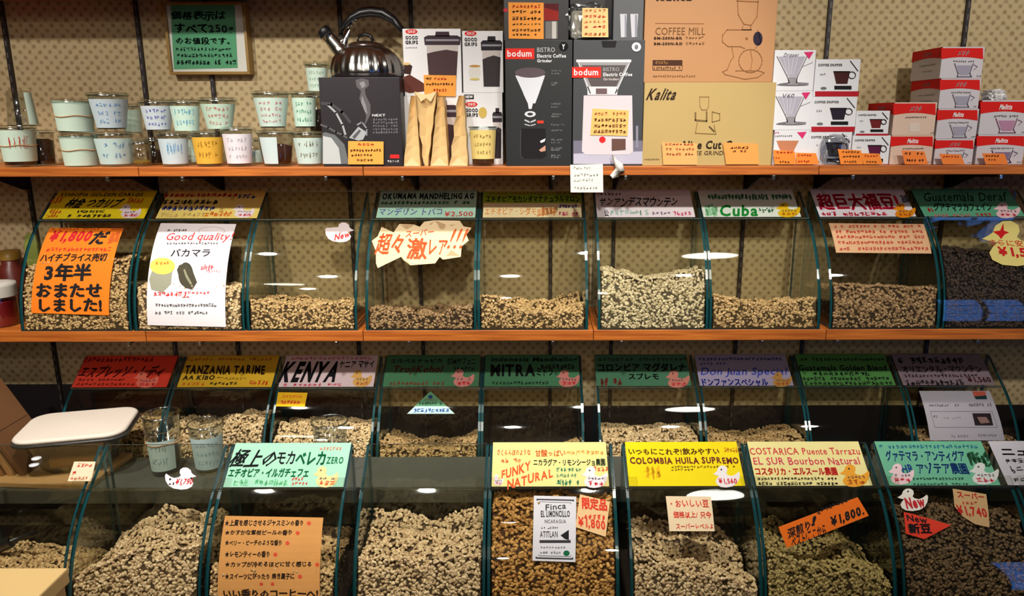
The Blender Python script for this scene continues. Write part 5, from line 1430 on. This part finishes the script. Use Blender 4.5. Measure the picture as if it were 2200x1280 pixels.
e, p, z1 = box('product_carton', 'white carton with a copper-coloured dripper print, lowest of the pink-cornered stack', 'carton', 1662, 1737, 281, 354, DV, .11, WH, 'white dripper cartons', base=B1)
p.poly([(1668, 302), (1716, 302), (1706, 322), (1698, 335), (1684, 335), (1674, 318)], (196, 128, 92)); p.poly([(1712, 284), (1733, 283), (1724, 298)], PK); p.done('printed_picture', e); p = Print(Face(DV), .0005); p.scribble(1664, 290, 1702, 294, (120, 100, 110), 9); p.scribble(1664, 283, 1674, 287, PK, 3); p.done('lettering', e)
e, p, z2 = box('product_carton', 'white carton with a clear cone dripper print, middle of the pink-cornered stack', 'carton', 1663, 1744, 197, 280, DV, .11, WH, 'white dripper cartons', base=z1 + .0002)
cone_art(p, 1664, 198, 1742, 274); p.poly([(1722, 199), (1741, 198), (1731, 214)], PK); p.done('printed_picture', e); p = Print(Face(DV), .0008); p.text('V60', 1680, 201, 1706, 210, (90, 86, 100), .0, slant=.3); p.done('lettering', e)
e, p, z3 = box('product_carton', 'white carton with a clear cone dripper print, top of the pink-cornered stack', 'carton', 1662, 1750, 109, 196, DV, .11, WH, 'white dripper cartons', base=z2 + .0002)
cone_art(p, 1666, 112, 1748, 190); p.poly([(1727, 112), (1748, 111), (1738, 127)], PK); p.done('printed_picture', e); p = Print(Face(DV), .0008); p.text('Dripper', 1684, 114, 1716, 124, (90, 86, 100), .0, slant=.3); p.done('lettering', e)
RB = (176, 26, 40)
def drip_box(x0, x1, yt, yb, base, c, label, D=DV + .004, band=12):
    e, p, z = box('product_carton', label, 'carton', x0, x1, yt, yb, D, .11, WH, 'black-dripper cartons', base=base)
    w, h = x1 - x0, yb - yt
    dripper_art(p, x0 + w * .42, yt + h * .30, x0 + w * .94, yb - band - 3, c); p.rect(x0 + 1, yb - band, x1 - 1, yb - 1, RB)
    p.stroke([(x0 + w * .8, yt + 2), (x1 - 3, yt + h * .3)], .0016, (30, 28, 32)); p.ell(x0 + w * .2, yb - band - h * .08, w * .07, h * .04, (110, 110, 114)); p.done('printed_picture', e)
    p = Print(Face(D), .0006); p.text('COFFEE DRIPPER', x0 + w * .08, yt + h * .1, x0 + w * .62, yt + h * .17, (60, 58, 62), .03); p.scribble(x0 + w * .12, yt + h * .35, x0 + w * .24, yt + h * .42, (160, 160, 166), 3); p.done('lettering', e)
    return z
z1 = drip_box(1735, 1828, 285, 354, B1, (60, 54, 60), 'white dripper carton under clear plastic, lowest beside the pink-cornered stack', band=1)
z2 = drip_box(1742, 1839, 209, 284, z1 + .0002, (36, 28, 44), 'white carton with a violet-black dripper, middle with red base band')
z3 = drip_box(1750, 1846, 129, 208, z2 + .0002, (66, 28, 26), 'white carton with a dark red-brown dripper, topmost with red base band')
z1 = drip_box(1830, 1911, 293, 354, B1, (88, 20, 60), 'small white carton with a wine-purple dripper on the shelf', DV + .002, 2)
z2 = drip_box(1838, 1910, 240, 292, z1 + .0002, (110, 28, 32), 'small white carton with a red dripper on the wine-purple one', DV + .002, 5)
lump('plastic_pouch', 'clear crumpled plastic pouch in front of the white dripper carton', 'pouch', 1764, 1826, 290, 354, 1.5475, .009, clear((224, 224, 226), .2, 'pouch', .10, .7), B1, 5, .0008)

# red and white cartons
def red_box(x0, x1, yt, yb, base, script, side, art, label, dep=.12, D=1.566, body=(206, 200, 206), artc=(110, 106, 124)):
    e, p, z = box('product_carton', label, 'carton', x0, x1, yt, yb, D, dep, body, 'red and white cartons', base=base)
    w, h = x1 - x0, yb - yt
    RD = (214, 28, 24)
    arc = [(x0 + w * i / 10, yt + h * (.36 - .07 * math.sin(math.pi * i / 10))) for i in range(11)]
    p.poly([(x0 + .3, yt + .3), (x1 - .3, yt + .3)] + arc[::-1], RD); p.done('red_band', e)
    xl = X(x0, (yt + yb) / 2, D) - .0006
    L = Flat((xl, D + dep, base), (0, -1, 0), (0, 0, 1)); H = z - base
    q = Print(L, .0002); aL = [(dep * i / 10, H * (.64 + .07 * math.sin(math.pi * i / 10))) for i in range(11)]
    q.sheet([(0, H), (dep, H)] + aL[::-1], ink(RD)); q.done('red_band', e)
    q = Print(L, .0005); q.text(script, dep * .4, H * .9, dep * .66, H * .76, W, .03, slant=.2, ab=True); q.scribble(dep * .3, H * .5, dep * .85, H * .44, (50, 44, 50), 12, ab=True); q.scribble(dep * .4, H * .3, dep * .8, H * .24, (120, 110, 110), 8, ab=True); q.done('lettering', e)
    p = Print(Face(D), .0006)
    if art: 
        u = lambda a, b: (x0 + w * a, yt + h * b)
        p.stroke([u(.32, .50), u(.4, .82), u(.38, .92), u(.72, .92), u(.68, .82), u(.76, .50)], .002, artc); p.poly([u(.38, .56), u(.72, .56), u(.65, .86), u(.44, .86)], tuple(min(255, c + 50) for c in artc), .0001); p.stroke([u(.78, .54), u(.86, .6), u(.78, .7)], .0012, artc)
    else: p.rect(x0 + w * .38, yt + h * .6, x0 + w * .62, yt + h * .88, (222, 204, 192))
    p.done('printed_picture', e)
    p = Print(Face(D), .0007); p.text(script, x0 + w * .40, yt + h * .08, x0 + w * .66, yt + h * .24, W, .04, slant=.25); p.scribble(x0 + w * .28, yt + h * .4, x0 + w * .78, yt + h * .46, (70, 64, 72), 11); p.scribble(x0 + w * .84, yt + h * .88, x0 + w * .95, yt + h * .93, (80, 76, 84), 3); p.done('lettering', e)
    return z
z = red_box(2008, 2091, 301, 354, B1, 'メリタ', 0, True, 'red and white carton at the bottom of the four-high stack')
z = red_box(2013, 2100, 236, 300, z + .0002, 'Melitta', 0, True, 'second red and white carton up in the four-high stack')
z = red_box(2019, 2105, 171, 235, z + .0002, 'メリタ', 0, True, 'third red and white carton up in the four-high stack')
z = red_box(2022, 2112, 103, 170, z + .0002, 'メリタ', 0, True, 'topmost red and white carton of the four-high stack')
z = red_box(1913, 2004, 293, 354, B1, 'Melitta', 0, False, 'red and beige carton on the shelf left of the four-high stack', body=(216, 190, 172))
z = red_box(1919, 2010, 222, 292, z + .0002, 'メリタ', 0, False, 'red and beige carton on top of another, left of the four-high stack', body=(220, 192, 172))
z = red_box(2098, 2200, 292, 354, B1, 'Melitta', 0, True, 'red and white carton on the shelf at the right edge', artc=(80, 60, 90))
z = red_box(2106, 2210, 218, 291, z + .0002, 'Melitta', 0, True, 'red and white carton with a mauve dripper at the right edge, upper', artc=(130, 80, 110))
lump('plastic_scrap', 'white crumpled plastic scrap on top of the right red carton', 'scrap', 2128, 2168, 196, 217, 1.60, .04, plain((226, 224, 224), .35, spec=.6), z + .0003, 9, .003)

# price tags on the shelf edge
OG = (250, 142, 56)
def tag_card(q, col, label, lines, D=1.5475, nm='price_tag'):
    o, p = card(nm, Face(D), q, col, label, 'tag', 'orange price tags on the upper shelf', h=.0002)
    for (a, b, c, d, cc, n) in lines: p.scribble(a, b, c, d, cc, n, dens=5)
    p.done('lettering', o)
    return o
RR = (214, 60, 40); BK2 = (96, 50, 26)
tag_card([(748, 353), (824, 353), (824, 304), (748, 303)], (246, 170, 76), 'orange tag with a red word in front of the black kettle carton', [(768, 307, 804, 313, RR, 4), (752, 320, 820, 326, BK2, 11), (754, 330, 800, 336, BK2, 7), (766, 341, 802, 347, BK2, 5)])
tag_card([(912, 206), (979, 207), (980, 162), (910, 161)], (244, 162, 72), 'orange tag on the upper left white jar carton', [(914, 166, 928, 172, BK2, 2), (932, 166, 960, 172, RR, 4), (915, 178, 974, 184, BK2, 10), (930, 190, 960, 197, RR, 5)], D=1.597)
tag_card([(1425, 354), (1498, 354), (1497, 308), (1422, 306)], (240, 176, 108), 'peach tag with red lines, left of two on the golden carton', [(1428, 308, 1490, 313, RR, 8), (1430, 318, 1492, 323, (190, 90, 50), 9), (1430, 328, 1490, 334, (190, 90, 50), 9)])
tag_card([(1560, 353), (1631, 353), (1628, 309), (1553, 306)], (246, 160, 82), 'plain orange tag, right of two on the golden carton', [(1568, 314, 1608, 320, BK2, 5), (1574, 322, 1604, 327, BK2, 4)])
tag_card([(1664, 353), (1710, 353), (1708, 325), (1661, 322)], OG, 'orange tag in front of the copper dripper print', [(1666, 325, 1704, 330, RR, 5), (1664, 337, 1676, 341, RR, 2), (1674, 345, 1696, 350, BK2, 4)])
tag_card([(1711, 353), (1760, 353), (1753, 329), (1710, 328)], OG, 'orange tag right beside the one at the copper dripper print', [(1713, 331, 1744, 336, RR, 5), (1714, 344, 1740, 349, RR, 5)], D=1.5465)
tag_card([(1806, 353), (1854, 353), (1850, 323), (1800, 320)], OG, 'orange tag in front of the clear plastic pouch', [(1808, 324, 1846, 329, BK2, 6), (1810, 334, 1848, 339, BK2, 6), (1812, 345, 1840, 350, BK2, 5)], D=1.5465)
tag_card([(1855, 353), (1897, 353), (1889, 330), (1850, 329)], OG, 'orange tag under the wine-purple dripper print', [(1856, 332, 1886, 337, RR, 5), (1860, 345, 1884, 350, BK2, 4)])
tag_card([(1944, 353), (1994, 353), (1986, 325), (1937, 323)], (248, 134, 60), 'orange tag in front of the red and beige cartons', [(1942, 327, 1984, 333, BK2, 5), (1946, 341, 1984, 347, (60, 24, 20), 7)])
tag_card([(2026, 353), (2073, 353), (2064, 332), (2018, 330)], (248, 136, 62), 'orange tag in front of the four-high red stack', [(2024, 334, 2060, 339, RR, 6)])
tag_card([(2118, 353), (2166, 353), (2158, 330), (2110, 329)], (246, 134, 60), 'orange tag before the red carton at the right edge', [(2116, 332, 2152, 337, BK2, 6), (2122, 341, 2140, 345, BK2, 3)])
# hanging note and plastic twist
o, p = card('hanging_note', Face(1.5445), [(1226, 413), (1296, 413), (1295, 352), (1225, 354)], (238, 238, 226), 'white handwritten note hanging from the upper shelf edge', 'note')
for a, b, x in ((358, 364, 1268), (372, 379, 1286), (384, 390, 1282), (400, 407, 1284)): p.scribble(1232, a, x, b, (120, 120, 110), 8, dens=2)
p.done('lettering', o)
m = MB(); q = [P(x, y, 1.5405) for x, y in ((1316, 332), (1322, 345), (1330, 356), (1334, 366), (1326, 374), (1314, 380))]
m.tube(q, [.002, .004, .009, .009, .006, .004], plain((224, 220, 214), .3, spec=.6), 7)
m.tube([P(x, y, 1.539) for x, y in ((1330, 360), (1322, 368), (1312, 378))], [.006, .004, .002], plain((224, 220, 214), .3, spec=.6), 6)
o = m.build('plastic_twist'); center_origin(o); tag(o, 'twisted white plastic scrap clipped to the shelf edge beside the note', 'scrap')

# green framed notice on the wall
FD = 1.722
FR = plain((150, 116, 52), .35, spec=.5, var=.15, scale=20)
e = empty('framed_notice', (X(444, 80, FD), WALL_Y - .002, Z(158, FD)), 'green handwritten notice in a thin gilt frame on the wall', 'framed notice')
c0 = P(443, 80, FD); hw = (X(531, 80, FD) - X(356, 80, FD)) / 2; zt_, zb_ = Z(2, FD), Z(158, FD)
m = MB()
fy0, fy1 = FD, WALL_Y - .001
for (a, b, c, d) in ((-hw, hw, zt_ - .006, zt_), (-hw, hw, zb_, zb_ + .006), (-hw, -hw + .006, zb_ + .006, zt_ - .006), (hw - .006, hw, zb_ + .006, zt_ - .006)):
    m.box(c0.x + a, c0.x + b, fy0, fy1, c, d, FR, .0008)
m.build('frame', e, world_space=True)
m = MB(); m.box(c0.x - hw + .006, c0.x + hw - .006, FD + .006, FD + .010, zb_ + .006, zt_ - .006, paper((216, 216, 206))); m.build('mount', e, world_space=True)
F2 = Face(FD + .006)
p = Print(F2, .0006); p.poly([(366, 9), (504, 7), (511, 146), (374, 149)], (88, 158, 116)); p.done('notice_sheet', e)
p = Print(F2, .0012); IN = (18, 34, 34)
p.text('価格表示は', 368, 23, 485, 45, IN, .025, slant=.2, jit=.12); p.text('すべて250g', 376, 50, 502, 74, IN, .03, jit=.1); p.text('のお値段です。', 378, 80, 494, 96, IN, .03, jit=.12)
p.scribble(378, 102, 498, 110, IN, 16, dens=3); p.scribble(380, 115, 500, 123, IN, 15, dens=4); p.scribble(380, 129, 508, 139, IN, 16, dens=5); p.done('lettering', e)

# ================================================================== left and right odds and ends
e = empty('storage_jar', (X(6, 690, 1.60), 1.60, Z2 + .0002), 'jar with a white lid and red contents left of the first top bin', 'jar')
m = MB(); m.lathe([(0, 0), (.027, 0), (.029, .004), (.029, .052), (.031, .056), (.0, .056)], plain((140, 20, 34), .35, spec=.5), 28); m.build('red_contents', e)
m = MB(); m.lathe([(0, -.0001), (.031, -.0001), (.033, .004), (.034, .082), (.032, .086), (.032, .084)], CUPPL, 28); m.build('jar_body', e)
m = MB(); m.lathe([(.036, .066), (.0365, .088), (.0355, .095), (.02, .097), (0, .097)], plain((214, 208, 198), .45), 28); m.build('jar_lid', e)
e = empty('storage_jar', (X(30, 600, 1.69), 1.69, Z2 + .0002), 'dim reddish-brown jar half hidden behind the white-lidded one', 'jar')
m = MB(); m.lathe([(0, 0), (.026, 0), (.028, .005), (.028, .11), (.02, .12), (.02, .135), (0, .136)], plain((92, 34, 26), .35, spec=.5, var=.4, scale=30), 24); m.build('jar_body', e)
m = MB(); m.lathe([(.0215, .13), (.0215, .15), (0, .151)], plain((140, 104, 40), .4), 20); m.build('jar_lid', e)
# scoop in the first bin
e = empty('bean_scoop', (X(82, 545, 1.66), 1.645, Z(600, 1.645)), 'olive plastic scoop standing in the beans beside the orange poster', 'scoop')
m = MB(); OL = plain((128, 138, 66), .4, spec=.4)
m.lathe([(0, 0), (.008, 0), (.016, .02), (.019, .05), (.018, .08), (.012, .102), (0, .108)], OL, 20); o = m.build('blade', e); o.scale = (1, .35, 1)

e = empty('red_canister', (1.222, 1.62, Z3 + .0002), 'shiny red canister at the right edge beside the last middle-row bin', 'canister')
m = MB(); m.lathe([(0, 0), (.05, 0), (.052, .005), (.052, .155), (.048, .165), (0, .166)], plain((176, 20, 24), .25, spec=.6), 32); m.build('body', e)
m = MB(); m.lathe([(.049, .163), (.050, .178), (.044, .183), (0, .184)], plain((190, 186, 186), .3, metal=.6), 32); m.build('canister_lid', e)

# kraft sheets, food container
KR = plain((196, 152, 98), .75, var=.12, scale=14)
m = MB(); m.box(-.125, .125, -.075, .078, 0, .012, KR, .002)
o = m.build('folded_kraft_sheet', None); o.location = (X(118, 1000, 1.47) , 1.468, ZR + .0002); o.rotation_euler = (0, 0, R_(-4)); tag(o, 'folded kraft cardboard lying under the food container', 'cardboard')
cx_, cy_ = X(172, 890, 1.50), 1.488
zc_ = ZR + .0126
e = empty('food_container', (cx_, cy_, zc_), 'clear oval food container with a white lid on kraft cardboard', 'food container', rz=R_(14))
def rrect(w, d, r, n=6):
    pts = []
    for sx, sy, a0 in ((1, 1, 0), (-1, 1, 90), (-1, -1, 180), (1, -1, 270)):
        for i in range(n + 1):
            a = R_(a0 + 90 * i / n); pts.append((sx * (w - r) + r * math.cos(a), sy * (d - r) + r * math.sin(a)))
    return pts
def loft(m, secs, mat, cap0=True, cap1=True):
    vs = []; n = len(secs[0][0])
    for pts, z in secs: vs += [(x, y, z) for x, y in pts]
    fs = [(j * n + i, j * n + (i + 1) % n, (j + 1) * n + (i + 1) % n, (j + 1) * n + i) for j in range(len(secs) - 1) for i in range(n)]
    if cap0: fs.append(tuple(range(n))[::-1])
    if cap1: fs.append(tuple((len(secs) - 1) * n + i for i in range(n)))
    m.add(vs, fs, mat, True)
m = MB(); loft(m, [(rrect(.066, .048, .03), 0), (rrect(.078, .056, .033), .02), (rrect(.094, .068, .034), .068), (rrect(.100, .074, .034), .074)], clear((226, 222, 206), .06, 'tub', .10, .9), True, False); m.build('tub', e)
m = MB(); loft(m, [(rrect(.108, .082, .036), .0735), (rrect(.109, .083, .036), .078), (rrect(.107, .081, .036), .0795), (rrect(.1, .075, .034), .081)], plain((60, 58, 56), .3, spec=.5)); m.build('rim_seal', e)
m = MB(); loft(m, [(rrect(.104, .079, .036), .0805), (rrect(.106, .081, .037), .085), (rrect(.103, .078, .035), .0885), (rrect(.098, .073, .033), .0895)], plain((238, 226, 212), .45, spec=.4)); m.build('container_lid', e)
m = MB(); m.box(-.055, .05, -.035, .035, .004, .03, plain((212, 160, 90), .6, var=.3, scale=40), .008); m.build('kraft_packet', e)

# flattened cartons leaning at the left
for i, (xo, an, c, lb) in enumerate(((-1.105, -20, (150, 104, 62), 'flattened brown carton leaning at the left edge, front one'), (-1.085, -24, (176, 130, 80), 'flattened tan carton leaning at the left edge, behind the front one'), (-1.06, -29, (122, 84, 52), 'darker flattened carton leaning beside the food container'))):
    m = MB(); m.box(-.005, .005, -.055, .055, 0, .23, plain(c, .8, var=.15, scale=10), .001)
    m.box(-.0052, .0052, -.05, .05, .112, .1135, plain(tuple(int(k * .6) for k in c), .9))
    o = m.build('flattened_carton'); o.location = (xo + .02, 1.478 + i * .001 - .0, ZR + .002); o.rotation_euler = (0, R_(an), 0); tag(o, lb, 'cardboard', 'flattened cartons at the left')

# white tag on the left lid, kraft scraps
o, p = card('price_tag', LS[3], [(146, 1034), (196, 1034), (206, 992), (160, 992)], (244, 222, 190), 'small cream tag with red marks on the leftmost front lid', 'tag')
p.scribble(166, 996, 200, 1004, (225, 90, 60), 4); p.scribble(156, 1012, 172, 1022, (215, 60, 40), 2); p.scribble(152, 1024, 190, 1031, (225, 120, 80), 5); p.done('lettering', o)
m = MB()
for x, y in ((79, 986), (74, 1000)):
    a, b = LS[3].inv(x, y); q = LS[3].fwd(a, b, .0012); m.lathe([(0, .0), (.0085, 0), (.0085, .0018), (0, .0022)], plain((236, 240, 246), .3), 16, q)
o = m.build('round_sticker'); center_origin(o); tag(o, 'pair of round white stickers on the leftmost front lid', 'sticker')

# wooden table corner
TW = plain((232, 198, 136), .45, var=.08, scale=6)
tx1 = -.775
e = empty('wooden_table', (tx1 - .22, .96, 0), 'pale wooden table corner at the lower left edge', 'table')
m = MB(); m.box(-.22, .22, -.16, .165, .745, .773, TW, .003); m.build('tabletop', e)
for sx in (-1, 1):
    for sy in (-1, 1):
        m = MB(); m.box(sx * .20 - .016, sx * .20 + .016, sy * .14 - .016, sy * .14 + .016, 0, .7449, TW, .002); m.build('leg', e)
m = MB(); m.box(-.184, .184, -.15, -.132, .66, .7449, TW); m.box(-.184, .184, .132, .15, .66, .7449, TW); m.build('apron', e)

# steel scoop lying on the beans of the leftmost front bin
e = empty('steel_scoop', P(38, 1160, 1.285), 'steel scoop lying on the beans in the leftmost front bin', 'scoop')
m = MB(); m.tube([(-.095, -.012, -.034), (-.05, -.006, -.018), (-.012, 0, -.003)], [.013, .0125, .011], plain((120, 118, 112), .3, metal=.9), 16); m.build('blade', e)
m = MB(); m.tube([(-.014, 0, -.003), (.01, .003, .006), (.035, .006, .012)], [.005, .004, .005], plain((70, 70, 68), .35, metal=.8), 10); m.build('handle', e)
